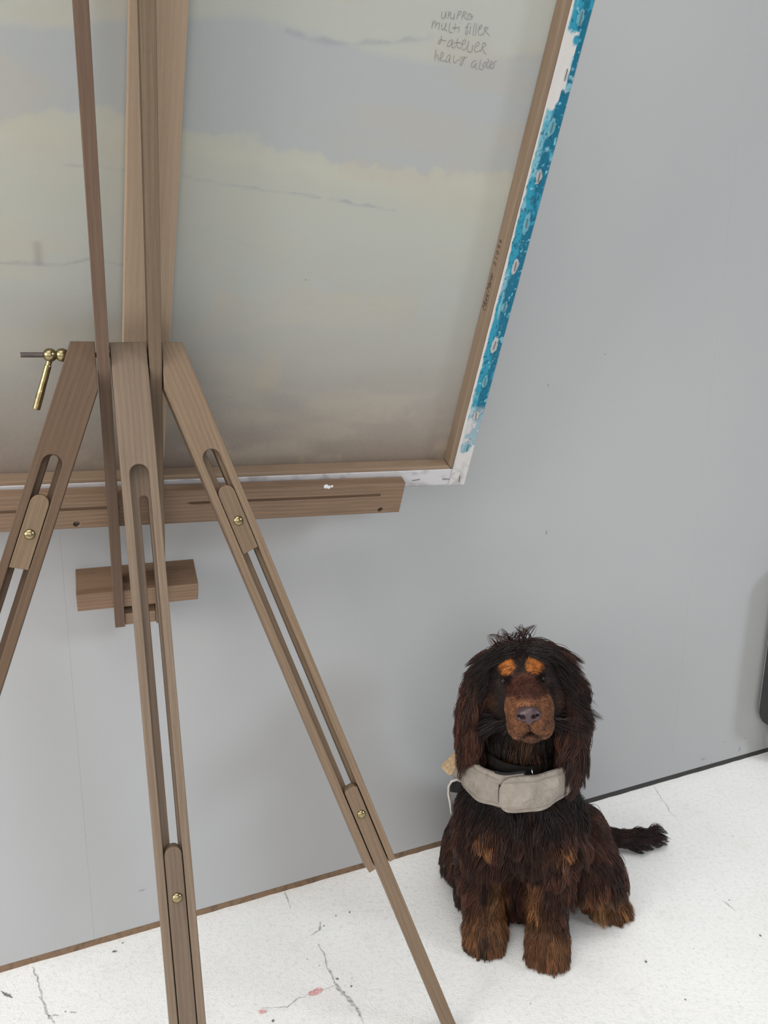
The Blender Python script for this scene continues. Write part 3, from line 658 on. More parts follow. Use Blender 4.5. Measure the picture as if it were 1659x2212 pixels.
# ------------------------------------------------------------------ the dog: local axes x = picture right, y = away from the viewer, z = up (metres)
DOG_LOC = Vector((0.235, 1.07, 0.0)); DOG_RZ = math.atan2(-0.2145135, 0.97672102)
dog = empty('dog', DOG_LOC, DOG_RZ)
tag(dog, 'brown and tan spaniel puppy in a beige padded vest, sitting against the wall', 'dog')
A3 = lambda *p: np.array(p, float)
HC = A3(-0.021, 0.060, 0.470)                       # middle of the skull
HF = A3(0, -0.966, 0.259); HZ = A3(-0.150, 0.259, 0.954); HX = np.cross(HZ, HF); HX /= np.linalg.norm(HX); HZ = np.cross(HF, HX)
HR = np.array([HX, HF, HZ])
def hp(x, f, z): return HC + HX * x + HF * f + HZ * z

PRIMS = []                                           # (region, kind, data, blend)
def ell(reg, c, r, R=None, k=0.02, op=1): PRIMS.append((reg, 'e', (A3(*c), A3(*r), R), k, op))
def cap(reg, a, b, ra, rb=None, k=0.02, op=1): PRIMS.append((reg, 'c', (A3(*a), A3(*b), ra, ra if rb is None else rb), k, op))
cap('torso', (0.012, 0.215, 0.105), (-0.020, 0.085, 0.235), 0.082, 0.076, 0.03)
ell('chest', (-0.020, 0.060, 0.232), (0.072, 0.062, 0.082), None, 0.03)
ell('chest', (-0.068, 0.062, 0.205), (0.043, 0.052, 0.070), None, 0.03)
ell('chest', (0.040, 0.062, 0.215), (0.043, 0.052, 0.070), None, 0.03)
cap('neck', (-0.021, 0.085, 0.270), (-0.020, 0.072, 0.420), 0.068, 0.050, 0.03)
ell('torso', (0.015, 0.225, 0.085), (0.090, 0.070, 0.080), None, 0.03)
ell('hip', (-0.103, 0.165, 0.075), (0.046, 0.070, 0.066), None, 0.025)
ell('hip', (0.093, 0.160, 0.105), (0.044, 0.068, 0.082), None, 0.025)
# fore legs
cap('leg', (-0.078, 0.062, 0.185), (-0.074, 0.052, 0.115), 0.040, 0.031, 0.02)
cap('leg', (-0.074, 0.052, 0.115), (-0.066, 0.040, 0.040), 0.031, 0.026, 0.02)
cap('leg', (0.044, 0.062, 0.190), (0.038, 0.050, 0.115), 0.040, 0.031, 0.02)
cap('leg', (0.038, 0.050, 0.115), (0.038, 0.036, 0.040), 0.031, 0.026, 0.02)
for px_, s in ((-0.062, 0.0), (0.042, -0.006)):
    ell('paw', (px_, 0.030 + s, 0.024), (0.031, 0.036, 0.023), None, 0.015)
    for dx, dy in ((-0.021, 0.006), (-0.0075, 0.0), (0.0075, 0.0), (0.021, 0.006)):
        ell('paw', (px_ + dx, 0.004 + dy + s, 0.015), (0.0088, 0.017, 0.0125), None, 0.004)
# hind legs: thigh, shank, hock and foot on the right, the foot tucked away on the left
cap('hip', (0.085, 0.150, 0.120), (0.112, 0.105, 0.115), 0.052, 0.042, 0.025)
cap('shank', (0.114, 0.106, 0.112), (0.118, 0.180, 0.045), 0.038, 0.024, 0.02)
cap('hindpaw', (0.108, 0.205, 0.026), (0.138, 0.158, 0.028), 0.024, 0.029, 0.015)
for t in (-0.021, -0.0075, 0.0075, 0.021):
    ell('hindpaw', (0.148 + t * 0.90, 0.134 + abs(t) * 0.2 + t * 0.42, 0.016), (0.0095, 0.014, 0.0125), None, 0.004)
cap('hindpaw', (-0.088, 0.160, 0.022), (-0.092, 0.105, 0.022), 0.020, 0.023, 0.02)
# tail
cap('tail', (0.070, 0.262, 0.062), (0.136, 0.312, 0.036), 0.022, 0.017, 0.02)
cap('tail', (0.136, 0.312, 0.036), (0.200, 0.325, 0.028), 0.017, 0.013, 0.01)
cap('tail', (0.200, 0.325, 0.028), (0.240, 0.352, 0.026), 0.013, 0.009, 0.01)
# head
ell('skull', hp(0, 0, 0.004), (0.058, 0.064, 0.052), HR, 0.02)
ell('skull', hp(0, 0.030, 0.016), (0.045, 0.036, 0.034), HR, 0.02)
ell('cheek', hp(-0.034, 0.022, -0.026), (0.028, 0.036, 0.034), HR, 0.02)
ell('cheek', hp(0.034, 0.022, -0.026), (0.028, 0.036, 0.034), HR, 0.02)
MX = 0.0060
cap('bridge', hp(MX * 0.5, 0.045, -0.002), hp(MX, 0.116, -0.020), 0.0235, 0.0195, 0.012)
ell('muzzle', hp(MX, 0.082, -0.034), (0.032, 0.050, 0.028), HR, 0.012)
for s in (-1, 1): ell('muzzle', hp(MX + s * 0.0195, 0.086, -0.027), (0.0145, 0.034, 0.020), HR, 0.010)
for s in (-1, 1):
    ell('muzzle', hp(MX + s * 0.0175, 0.094, -0.049), (0.0165, 0.030, 0.023), HR, 0.004)
    ell('muzzle', hp(MX + s * 0.0120, 0.116, -0.040), (0.0155, 0.018, 0.018), HR, 0.004)
ell('chin', hp(MX, 0.086, -0.068), (0.017, 0.027, 0.010), HR, 0.003)
ell('torso', (-0.014, 0.120, 0.070), (0.066, 0.058, 0.072), None, 0.03)
for s in (-1, 1):                                     # eye sockets, brows, flew wrinkles
    ell('skull', hp(s * 0.030, 0.066, 0.006), (0.0115, 0.012, 0.0095), HR, 0.006, -1)
    ell('brow', hp(s * 0.019 - 0.002, 0.055, 0.027), (0.0120, 0.010, 0.0100), HR, 0.008)
    for j, (zz, ff) in enumerate(((-0.046, 0.112), (-0.053, 0.108))):
        cap('muzzle', hp(MX + s * 0.017, ff + 0.017, zz), hp(MX + s * 0.034, ff - 0.018, zz + 0.010), 0.0016, 0.0016, 0.003, -1)
cap('muzzle', hp(MX, 0.136, -0.040), hp(MX, 0.130, -0.056), 0.0018, 0.0018, 0.003, -1)
# ears, leather hanging down the sides of the head
for s in (-1, 1):
    cap('ear', hp(s * 0.050, 0.000, 0.022), hp(s * 0.068, 0.004, -0.010), 0.015, 0.013, 0.02)
    ell('ear', (-0.020 + s * 0.080, 0.050, 0.410), (0.016, 0.040, 0.072), None, 0.02)

H_ = 0.0025
LO = A3(-0.19, -0.10, -0.012); HI = A3(0.29, 0.40, 0.575)
NXYZ = np.ceil((HI - LO) / H_).astype(int) + 1
def prim_dist(kind, d, P):
    if kind == 'e':
        c, r, R = d; q = P - c
        if R is not None: q = q @ R.T.astype(P.dtype)
        k0 = np.sqrt(((q / r) ** 2).sum(-1)); k1 = np.sqrt(((q / r ** 2) ** 2).sum(-1)) + 1e-9
        return k0 * (k0 - 1) / k1
    a, b, ra, rb = d; ab = b - a; t = np.clip(((P - a) @ ab) / (ab @ ab), 0, 1)
    return np.linalg.norm(P - a - t[..., None] * ab, axis=-1) - (ra + (rb - ra) * t)
SDF = np.full(NXYZ, 0.05, np.float32)
for reg, kind, d, k, op in PRIMS:
    if kind == 'e': lo_, hi_ = d[0] - max(d[1]), d[0] + max(d[1])
    else: lo_, hi_ = np.minimum(d[0], d[1]) - max(d[2], d[3]), np.maximum(d[0], d[1]) + max(d[2], d[3])
    pad = 0.03 if op > 0 else 0.012
    i0 = np.clip(np.floor((lo_ - pad - LO) / H_).astype(int), 0, NXYZ - 1); i1 = np.clip(np.ceil((hi_ + pad - LO) / H_).astype(int) + 1, 1, NXYZ)
    ax = [LO[j] + H_ * np.arange(i0[j], i1[j]) for j in range(3)]
    P = np.stack(np.meshgrid(*ax, indexing='ij'), -1).astype(np.float32)
    dd = prim_dist(kind, d, P).astype(np.float32)
    sl = tuple(slice(i0[j], i1[j]) for j in range(3)); cur = SDF[sl]
    if op > 0:
        h = np.clip(0.5 + 0.5 * (cur - dd) / k, 0, 1); SDF[sl] = np.minimum(cur, cur * (1 - h) + dd * h - k * h * (1 - h))
    else:
        h = np.clip(0.5 - 0.5 * (cur + dd) / k, 0, 1); SDF[sl] = cur * (1 - h) - dd * h + k * h * (1 - h)
zz = LO[2] + H_ * np.arange(NXYZ[2]); SDF = np.maximum(SDF, (0.0015 - zz)[None, None, :].astype(np.float32))   # soles flat on the floor

def sdf_at(P):
    q = (P - LO) / H_; q = np.clip(q, 0, NXYZ - 1.001); i = q.astype(int); f = (q - i)
    x, y, z = i[:, 0], i[:, 1], i[:, 2]; fx, fy, fz = f[:, 0], f[:, 1], f[:, 2]
    r = 0
    for a in (0, 1):
        for b in (0, 1):
            for c in (0, 1):
                r = r + SDF[x + a, y + b, z + c] * (fx if a else 1 - fx) * (fy if b else 1 - fy) * (fz if c else 1 - fz)
    return r
def sdf_grad(P, e=0.004):
    g = np.stack([sdf_at(P + np.eye(3)[j] * e) - sdf_at(P - np.eye(3)[j] * e) for j in range(3)], 1)
    return g / (np.linalg.norm(g, axis=1, keepdims=True) + 1e-9)

def surface_nets(F, lo, h):
    s = F < 0; nx, ny, nz = F.shape
    cnt = np.zeros((nx - 1, ny - 1, nz - 1), np.int8)
    for a in (0, 1):
        for b in (0, 1):
            for c in (0, 1): cnt += s[a:nx - 1 + a, b:ny - 1 + b, c:nz - 1 + c]
    cell = (cnt > 0) & (cnt < 8); idx = np.full(cell.shape, -1, np.int64)
    ci = np.argwhere(cell); idx[tuple(ci.T)] = np.arange(len(ci))
    acc = np.zeros((len(ci), 3)); wgt = np.zeros(len(ci))
    cor = [(a, b, c) for a in (0, 1) for b in (0, 1) for c in (0, 1)]
    for p in cor:
        for ax in range(3):
            if p[ax]: continue
            q = list(p); q[ax] = 1
            fa = F[ci[:, 0] + p[0], ci[:, 1] + p[1], ci[:, 2] + p[2]]; fb = F[ci[:, 0] + q[0], ci[:, 1] + q[1], ci[:, 2] + q[2]]
            m = (fa < 0) != (fb < 0); t = np.where(m, fa / np.where(m, fa - fb, 1), 0)
            pt = np.array(p, float)[None].repeat(len(ci), 0); pt[:, ax] += t
            acc[m] += pt[m]; wgt[m] += 1
    V_ = lo + h * (ci + acc / wgt[:, None])
    quads = []
    for ax in range(3):
        a, b = [(1, 2), (2, 0), (0, 1)][ax]
        sl0 = [slice(None)] * 3; sl1 = [slice(None)] * 3; sl0[ax] = slice(0, -1); sl1[ax] = slice(1, None)
        ch = s[tuple(sl0)] != s[tuple(sl1)]
        e = np.argwhere(ch); e = e[(e[:, a] > 0) & (e[:, b] > 0) & (e[:, a] < F.shape[a] - 1) & (e[:, b] < F.shape[b] - 1)]
        inside0 = s[tuple(e.T)]
        def cid(da, db):
            c = e.copy(); c[:, a] -= da; c[:, b] -= db; return idx[tuple(c.T)]
        q = np.stack([cid(1, 1), cid(0, 1), cid(0, 0), cid(1, 0)], 1)
        q[~inside0] = q[~inside0][:, ::-1]; quads.append(q)
    return V_, np.concatenate(quads)
def np_mesh(name, V_, Q, mat, parent, cols=None, attr='fur_color'):
    me = bpy.data.meshes.new(name)
    me.vertices.add(len(V_)); me.vertices.foreach_set('co', V_.astype(np.float32).ravel())
    me.loops.add(Q.size); me.loops.foreach_set('vertex_index', Q.ravel().astype(np.int32))
    me.polygons.add(len(Q)); me.polygons.foreach_set('loop_start', (np.arange(len(Q)) * Q.shape[1]).astype(np.int32))
    me.update(); me.validate()
    me.polygons.foreach_set('use_smooth', [True] * len(me.polygons))
    if cols is not None:
        ca = me.color_attributes.new(attr, 'FLOAT_COLOR', 'POINT'); c4 = np.ones((len(V_), 4), np.float32); c4[:, :3] = cols; ca.data.foreach_set('color', c4.ravel())
    return link(bpy.data.objects.new(name, me), parent, mat)

BV, BQ = surface_nets(SDF, LO, H_)
REGS = ['torso', 'chest', 'neck', 'hip', 'leg', 'paw', 'shank', 'hindpaw', 'tail', 'skull', 'cheek', 'bridge', 'muzzle', 'chin', 'brow', 'ear']
def region_of(P):
    D = np.full((len(P), len(REGS)), 9.0, np.float32)
    for reg, kind, d, k, op in PRIMS:
        if op < 0: continue
        j = REGS.index(reg); D[:, j] = np.minimum(D[:, j], prim_dist(kind, d, P.astype(np.float32)))
    return D.argmin(1)
R_ID = {r: i for i, r in enumerate(REGS)}
def head_xyz(P): q = P - HC; return q @ HX, q @ HF, q @ HZ
CHOC = A3(0.015, 0.0058, 0.0040); CHOC2 = A3(0.070, 0.023, 0.0125); BLACK = A3(0.0045, 0.0028, 0.0025)
TAN = A3(0.175, 0.074, 0.027); TAN_D = A3(0.085, 0.034, 0.0145); MUZ = A3(0.165, 0.066, 0.029); BROW = A3(0.42, 0.135, 0.026); PALE = A3(0.40, 0.215, 0.092)
def coat_color(P, reg):
    n = len(P); x, y, z = P.T
    noise = fnoise(x * 38 + 9 + y * 11, z * 26 + y * 17 + 3, 3); fine = RNG.random(n)
    col = CHOC[None] * (1 - noise[:, None]) + CHOC2[None] * noise[:, None]
    def over(c, m):
        nonlocal col
        m = np.clip(m, 0, 1)[:, None]; col = col * (1 - m) + c * m
    isr = lambda *r: np.isin(reg, [R_ID[k] for k in r])
    fore = isr('leg', 'paw')
    t = np.clip((0.105 - z + 0.05 * (noise - 0.5)) / 0.035, 0, 1)
    over(TAN_D * 1.15, fore * t * 0.9)
    over(TAN, fore * np.clip((0.080 - z + 0.05 * (noise - .5)) / 0.04, 0, 1) * np.clip(noise * 1.5, 0.2, 1))
    inner = np.minimum(np.abs(x + 0.050), np.abs(x - 0.018))
    over(TAN * 0.9, isr('leg') * np.clip((0.014 - inner) / 0.01, 0, 1) * np.clip((0.150 - z) / 0.02, 0, 1) * np.clip((z - 0.06) / 0.02, 0, 1) * (y < 0.06))
    over(TAN_D, isr('paw') * np.clip((0.025 - z) / 0.02, 0, 1) * 0.5)
    over(BLACK, isr('paw') * np.clip((0.012 - np.abs(x + 0.062)) / 0.008, 0, 1) * np.clip((0.045 - z) / 0.01, 0, 1) * 0.7)
    over(TAN, isr('hindpaw', 'shank', 'hip') * np.clip((0.115 - z) / 0.025, 0, 1) * np.clip((x - 0.075) / 0.012, 0, 1) * (y < 0.20))
    over(PALE, isr('hindpaw') * (x > 0) * np.clip((0.150 - x) / 0.03, 0, 1) * 0.8)
    for cx in (-0.070, 0.048):                        # tan patches of the chest
        over(TAN * 1.15, isr('chest', 'torso', 'leg') * (y < 0.06) * np.clip((1 - np.sqrt(((x - cx) / 0.020) ** 2 + ((z - 0.222) / 0.016) ** 2)) / 0.5, 0, 1))
    over(CHOC2 * 1.2, isr('chest', 'leg') * np.clip((np.abs(x + 0.020) - 0.06) / 0.03, 0, 1) * np.clip(noise * 1.6 - 0.3, 0, 1) * 0.7)
    over(BLACK, isr('neck') * 0.85)
    over(BLACK, isr('chest', 'neck') * np.clip((z - 0.240) / 0.02, 0, 1) * np.clip((0.36 - z) / 0.02, 0, 1) * 0.8)
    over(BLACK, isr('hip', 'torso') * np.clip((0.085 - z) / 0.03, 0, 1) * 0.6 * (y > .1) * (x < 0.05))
    hx, hf, hz = head_xyz(P)
    face = isr('skull', 'cheek', 'bridge', 'brow') & (hf > 0.02)
    over(BLACK, face * 0.8)
    over(CHOC2 * 1.1, isr('bridge') * np.clip((hf - 0.055) / 0.015, 0, 1) * np.clip((hz + 0.03) / 0.01, 0, 1) * 0.9)
    mz = isr('muzzle', 'chin', 'bridge') & (hf > 0.062)
    edge = np.clip((hf - 0.066 - 0.5 * np.clip(hz + 0.018, 0, 0.02)) / 0.012, 0, 1) * np.clip((-0.008 - hz + 0.006 * (noise - .5)) / 0.006, 0, 1)
    over(MUZ * (0.8 + 0.4 * noise)[:, None], mz * edge)
    over(MUZ * 0.35, isr('chin') * 0.6)
    over(BLACK, (np.linalg.norm(P - hp(MX, 0.126, -0.0290), axis=1) < 0.0150) * 1.0)  # nostril depths darkened in the skin colour
    over(BLACK * 2, (mz | isr('chin')) * np.clip(1.3 - np.abs(hz + 0.0615 + 0.35 * np.abs(hx - MX)) / 0.0022, 0, 1) * (np.abs(hx - MX) < 0.016) * 0.85)
    over(BLACK * 2, mz * (np.abs(hx - MX) < 0.0012) * (hz < -0.038) * (hz > -0.060) * 0.7)
    for zc in (-0.046, -0.053):  # shade of the flew creases painted into the colour
        over(MUZ * 0.25, mz * np.clip(1.2 - np.abs(hz - zc - 0.25 * (np.abs(hx - MX) - 0.02)) / 0.0016, 0, 1) * (np.abs(hx - MX) > 0.019) * 0.8)
    over(BLACK * 2, mz * np.clip((1 - np.abs(hz + 0.064) / 0.004), 0, 1) * (np.abs(hx - MX) < 0.02) * 0.6)
    for s in (-1, 1):
        over(BROW * (0.75 + 0.5 * noise)[:, None], (hf > 0.03) * np.clip((1.15 - np.sqrt(((hx - s * 0.019 + 0.002) / 0.0115) ** 2 + ((hz - 0.0285) / 0.0110) ** 2)) / 0.3, 0, 1))
        over(MUZ * 0.22, isr('cheek') * np.clip((1 - np.sqrt(((hx - s * 0.050) / 0.010) ** 2 + ((hz + 0.026) / 0.018) ** 2)) / 0.4, 0, 1))
    over(MUZ * 0.30, (isr('neck') & (np.abs(x + 0.015) < 0.022) & (z > 0.365) & (y < 0.05)) * 0.8)
    return col

n = NT('dog_skin'); at = n.node('ShaderNodeVertexColor', layer_name='fur_color'); n.set(at.outputs['Color'], 0.7, 0, 0.25)
n.bump(n.noise(n.coord(), 420, 3, 0.6), 0.35, 0.002); MAT_SKIN = n.m
V_REG = region_of(BV)
body = np_mesh('body', BV, BQ, MAT_SKIN, dog, coat_color(BV, V_REG))

# nose with nostrils, from its own small distance field
NH_ = 0.0007; nlo = A3(-0.024, -0.018, -0.020); nn = (np.array([0.048, 0.034, 0.036]) / NH_).astype(int)
g = np.stack(np.meshgrid(*[nlo[j] + NH_ * np.arange(nn[j]) for j in range(3)], indexing='ij'), -1)
def smin(a, b, k): h = np.clip(0.5 + 0.5 * (b - a) / k, 0, 1); return b * (1 - h) + a * h - k * h * (1 - h)
E_ = lambda c, r: prim_dist('e', (A3(*c), A3(*r), None), g)
nd = E_((0, 0, 0.002), (0.0165, 0.013, 0.0105))
nd = smin(nd, E_((0, 0.002, -0.008), (0.0065, 0.0085, 0.008)), 0.006)
for s in (-1, 1):
    nd = smin(nd, E_((s * 0.0105, 0.001, -0.003), (0.0075, 0.009, 0.0075)), 0.004)
for s in (-1, 1):
    c = np.minimum(E_((s * 0.0078, 0.0115, -0.0035), (0.0038, 0.0075, 0.0036)), E_((s * 0.0125, 0.008, -0.0015), (0.0035, 0.0060, 0.0018))); nd = -smin(-nd, c, 0.0015)
c = prim_dist('c', (A3(0, 0.0125, -0.003), A3(0, 0.0115, -0.018), 0.0006, 0.0006), g); nd = -smin(-nd, c, 0.0012)
nv, nq = surface_nets(nd, nlo, NH_)
nw = hp(MX, 0.129, -0.0285) + nv[:, :1] * HX + nv[:, 1:2] * HF + nv[:, 2:] * HZ
n = NT('nose_leather'); n.set((0.055, 0.030, 0.033), 0.38, 0, 0.5); n.bump(n.noise(n.coord(), 900, 2), 0.3, 0.0006)
nose = np_mesh('nose', nw, nq[:, ::-1] if np.dot(np.cross(HX, HF), HZ) < 0 else nq, n.m, dog)
nose['label'] = 'liver brown nose with two nostrils'

# eyes
n = NT('eye'); n.set((0.008, 0.005, 0.004), 0.28, 0, 0.2); MAT_EYE = n.m
for s in (-1, 1):
    bm = bmesh.new(); r = 0.0080
    add_lathe(bm, [(r * math.sin(a), -r * math.cos(a)) for a in np.linspace(0, math.pi, 13)], 20, Matrix.Translation(Vector(hp(s * 0.030, 0.0490, 0.0055))))
    bm_obj('eye', bm, MAT_EYE, dog, True)

# ---- padded vest: collar band in two overlapping pieces, back panel, piping, tag
n = NT('beige_vest_cloth'); v = n.coord()
c = n.mix(n.ramp(n.noise(v, 55, 4, 0.6, 0.6), [(0.35, 0.0), (0.7, 1.0)]), (0.235, 0.203, 0.173), (0.31, 0.272, 0.235))
n.set(c, 0.75, 0, 0.25)
wr_ = n.noise(n.coord('Object', (1, 1, 1.5)), 45, 4, 0.6, 1.2); n.bump(wr_, 0.7, 0.006); MAT_VEST = n.m
MAT_LINING = plain('vest_lining', (0.012, 0.011, 0.011), 0.8)
n = NT('tan_corduroy'); v = n.coord(); c = n.mix(n.ramp(n.noise(v, 240, 4, 0.7), [(0.4, 0.0), (0.65, 1.0)]), (0.36, 0.24, 0.13), (0.52, 0.39, 0.25)); n.set(c, 0.9); n.bump(n.noise(v, 300, 3), 0.6, 0.002); MAT_CORD = n.m
MAT_PIPING = plain('light_piping', (0.52, 0.49, 0.45), 0.7)
BC = A3(-0.029, 0.070)
def band_pt(th, t, off):
    """th: angle from the front (deg, + to picture right), t: 0 lower .. 1 upper edge, off: outward offset"""
    a = math.radians(th)
    wob = 0.0020 * math.sin(a * 5 + t * 3) + 0.0016 * math.sin(a * 11 + 2 - t * 5)
    r_x = 0.0770 + (1 - t) * 0.004; r_y = 0.0850 + (1 - t) * 0.008
    b = 0.005 * math.sin(math.pi * t)                 # the padding bulges
    x = BC[0] + (r_x + off + b + wob) * math.sin(a); y = BC[1] - (r_y + off + b + wob) * math.cos(a)
    z = 0.2960 + 0.054 * t + 0.012 * math.sin(a) * 0.6 - 0.006 * math.cos(a) + 0.002 * math.sin(a * 3 + 1)
    return (x, y, z)
def band(name, th0, th1, off, mat, thick=0.006, round_l=0.0, parent=None, inset=0.0, nt=9):
    nth = max(6, int((th1 - th0) / 3)); rows_o, rows_i = [], []; bm = bmesh.new()
    for i in range(nth + 1):
        th = th0 + (th1 - th0) * i / nth
        d_ = (th - th0) / 57.3 * 0.095; lo_t, hi_t = inset, 1 - inset
        if round_l > 0 and d_ < round_l:
            q = 1 - d_ / round_l; sh = (1 - math.sqrt(max(0, 1 - q * q))) * round_l / 0.060; lo_t += sh; hi_t -= sh
        rows_o.append([bm.verts.new(band_pt(th, lo_t + (hi_t - lo_t) * k / nt, off + thick)) for k in range(nt + 1)])
        rows_i.append([bm.verts.new(band_pt(th, lo_t + (hi_t - lo_t) * k / nt, off)) for k in range(nt + 1)])
    for i in range(nth):
        for k in range(nt):
            bm.faces.new((rows_o[i][k], rows_o[i + 1][k], rows_o[i + 1][k + 1], rows_o[i][k + 1]))
            bm.faces.new((rows_i[i][k], rows_i[i][k + 1], rows_i[i + 1][k + 1], rows_i[i + 1][k]))
        for k in (0, nt):
            bm.faces.new((rows_o[i][k], rows_i[i][k], rows_i[i + 1][k], rows_o[i + 1][k]))
    for i in (0, nth):
        for k in range(nt): bm.faces.new((rows_o[i][k], rows_o[i][k + 1], rows_i[i][k + 1], rows_i[i][k]))
    o = bm_obj(name, bm, mat, parent, True)
    m = o.modifiers.new('edge', 'BEVEL'); m.width = 0.0014; m.segments = 2; m.limit_method = 'ANGLE'; m.angle_limit = math.radians(50)
    return o
vest = band('vest', -112, 12, 0.0, MAT_VEST, parent=dog)
vest['label'] = 'beige padded vest round the chest'
flap = band('closing_flap', -11, 104, 0.0085, MAT_VEST, round_l=0.016, parent=vest, nt=10)
for t_ in (0.06, 0.94):                                 # seams of the padded edge
    for th0, th1, off in ((-7, 102, 0.0150), (-110, -13, 0.0064)):
        bm = bmesh.new(); add_tube(bm, [band_pt(th, t_ + (0.06 if t_ < .5 else -0.06), off) for th in np.arange(th0, th1, 4)], 0.0007, 5); bm_obj('seam', bm, MAT_VEST, vest, True)
bm = bmesh.new(); add_tube(bm, [band_pt(-11 - 0.8, t_, 0.0082) for t_ in np.linspace(0.22, 0.78, 8)], 0.0011, 6); bm_obj('dark_piping', bm, MAT_LINING, vest, True)
bm = bmesh.new(); add_tube(bm, [band_pt(-72, t_, 0.0066) for t_ in np.linspace(0.05, 0.98, 8)], 0.0017, 6); bm_obj('strap_seam', bm, plain('brown_binding', (0.11, 0.085, 0.06), 0.8), vest, True)
band('lining', -20, 14, 0.001, MAT_LINING, 0.004, parent=vest, inset=-0.05)
def patch(name, pts_grid, mat, thick, parent):
    bm = bmesh.new(); R0 = [[bm.verts.new(p) for p in row] for row in pts_grid]
    for a, b in zip(R0, R0[1:]):
        for k in range(len(a) - 1): bm.faces.new((a[k], a[k + 1], b[k + 1], b[k]))
    o = bm_obj(name, bm, mat, parent, True)
    s_ = o.modifiers.new('thick', 'SOLIDIFY'); s_.thickness = thick; s_.offset = 0
    u_ = o.modifiers.new('soft', 'SUBSURF'); u_.levels = 2; u_.render_levels = 2
    return o
PANEL = [[[(-0.163, 0.125, 0.254), (-0.15, 0.12, 0.248), (-0.139, 0.112, 0.243)], [(-0.15, 0.14, 0.262), (-0.142, 0.13, 0.258), (-0.132, 0.115, 0.258)], [(-0.137, 0.15, 0.278), (-0.132, 0.135, 0.273), (-0.126, 0.118, 0.269)]], [[(-0.139, 0.108, 0.245), (-0.125, 0.1, 0.25), (-0.111, 0.09, 0.253)], [(-0.133, 0.108, 0.263), (-0.12, 0.1, 0.265), (-0.108, 0.09, 0.269)], [(-0.127, 0.12, 0.277), (-0.114, 0.105, 0.283), (-0.104, 0.09, 0.291)]], [[(-0.145, 0.125, 0.206), (-0.129, 0.112, 0.216), (-0.113, 0.105, 0.22)], [(-0.144, 0.12, 0.222), (-0.129, 0.11, 0.23), (-0.113, 0.102, 0.234)], [(-0.141, 0.112, 0.24), (-0.127, 0.106, 0.244), (-0.112, 0.1, 0.246)]], [(-0.114, 0.086, 0.255), (-0.126, 0.093, 0.254), (-0.136, 0.1, 0.245), (-0.141, 0.102, 0.233), (-0.141, 0.102, 0.218), (-0.137, 0.1, 0.202), (-0.134, 0.098, 0.184)]]
patch('back_panel', PANEL[0], MAT_CORD, 0.006, vest)
patch('shoulder_panel', PANEL[1], MAT_VEST, 0.006, vest)
patch('arm_opening', PANEL[2], MAT_LINING, 0.004, vest)
bm = bmesh.new(); add_tube(bm, PANEL[3], 0.0024, 8); bm_obj('piping', bm, MAT_PIPING, vest, True)
# collar with a tag
MAT_COLLAR = plain('dark_collar', (0.008, 0.006, 0.005), 0.5)
bm = bmesh.new(); P_ = []
for k in range(25):
    a = math.radians(-130 + 260 * k / 24); P_.append((-0.022 + 0.062 * math.sin(a), 0.070 - 0.064 * math.cos(a), 0.344 - 0.004 * math.cos(a)))
rr = []
for x_, y_, z_ in P_:
    d_ = Vector((x_ + 0.022, y_ - 0.07, 0)).normalized()
    rr.append([bm.verts.new(Vector((x_, y_, z_ + s)) + d_ * o_) for s, o_ in ((-0.008, 0), (-0.008, 0.003), (0.008, 0.003), (0.008, 0))])
for a_, b_ in zip(rr, rr[1:]):
    for k in range(4): bm.faces.new((a_[k], a_[(k + 1) % 4], b_[(k + 1) % 4], b_[k]))
bm.faces.new(rr[0]); bm.faces.new(rr[-1])
collar = bm_obj('collar', bm, MAT_COLLAR, dog)
n = NT('silver'); n.set((0.75, 0.75, 0.76), 0.18, 1.0); 
bm = bmesh.new(); add_lathe(bm, [(0.0, -0.0006), (0.0075, -0.0006), (0.0080, 0.0), (0.0075, 0.0006), (0.0, 0.0006)], 20, Matrix.Translation((0.0005, -0.009, 0.349)) @ Matrix.Rotation(math.radians(72), 4, 'Y'))
bm_obj('name_disc', bm, n.m, collar, True)

# ---- the coat: strands grown from the skin, combed by region, clumped into locks
def hair_material():
    n = NT('dog_fur'); at = n.n.new('ShaderNodeAttribute'); at.attribute_name = 'fur_color'
    n.set(at.outputs['Color'], 0.34, 0, 0.28)
    n.b.inputs['Sheen Weight'].default_value = 0.0
    return n.m
MAT_FUR = hair_material()
TRI = np.concatenate([BQ[:, [0, 1, 2]], BQ[:, [0, 2, 3]]])
TA = BV[TRI[:, 1]] - BV[TRI[:, 0]]; TB = BV[TRI[:, 2]] - BV[TRI[:, 0]]; TAREA = 0.5 * np.linalg.norm(np.cross(TA, TB), axis=1)
TC = (BV[TRI[:, 0]] + BV[TRI[:, 1]] + BV[TRI[:, 2]]) / 3
def sample_roots(weight, count):
    w = TAREA * weight; cdf = np.cumsum(w); t = np.searchsorted(cdf, RNG.random(count) * cdf[-1]); t = np.minimum(t, len(TRI) - 1)
    a, b = RNG.random(count), RNG.random(count); f = a + b > 1; a[f] = 1 - a[f]; b[f] = 1 - b[f]
    return BV[TRI[t, 0]] + TA[t] * a[:, None] + TB[t] * b[:, None]
def unit(v): return v / (np.linalg.norm(v, axis=-1, keepdims=True) + 1e-9)
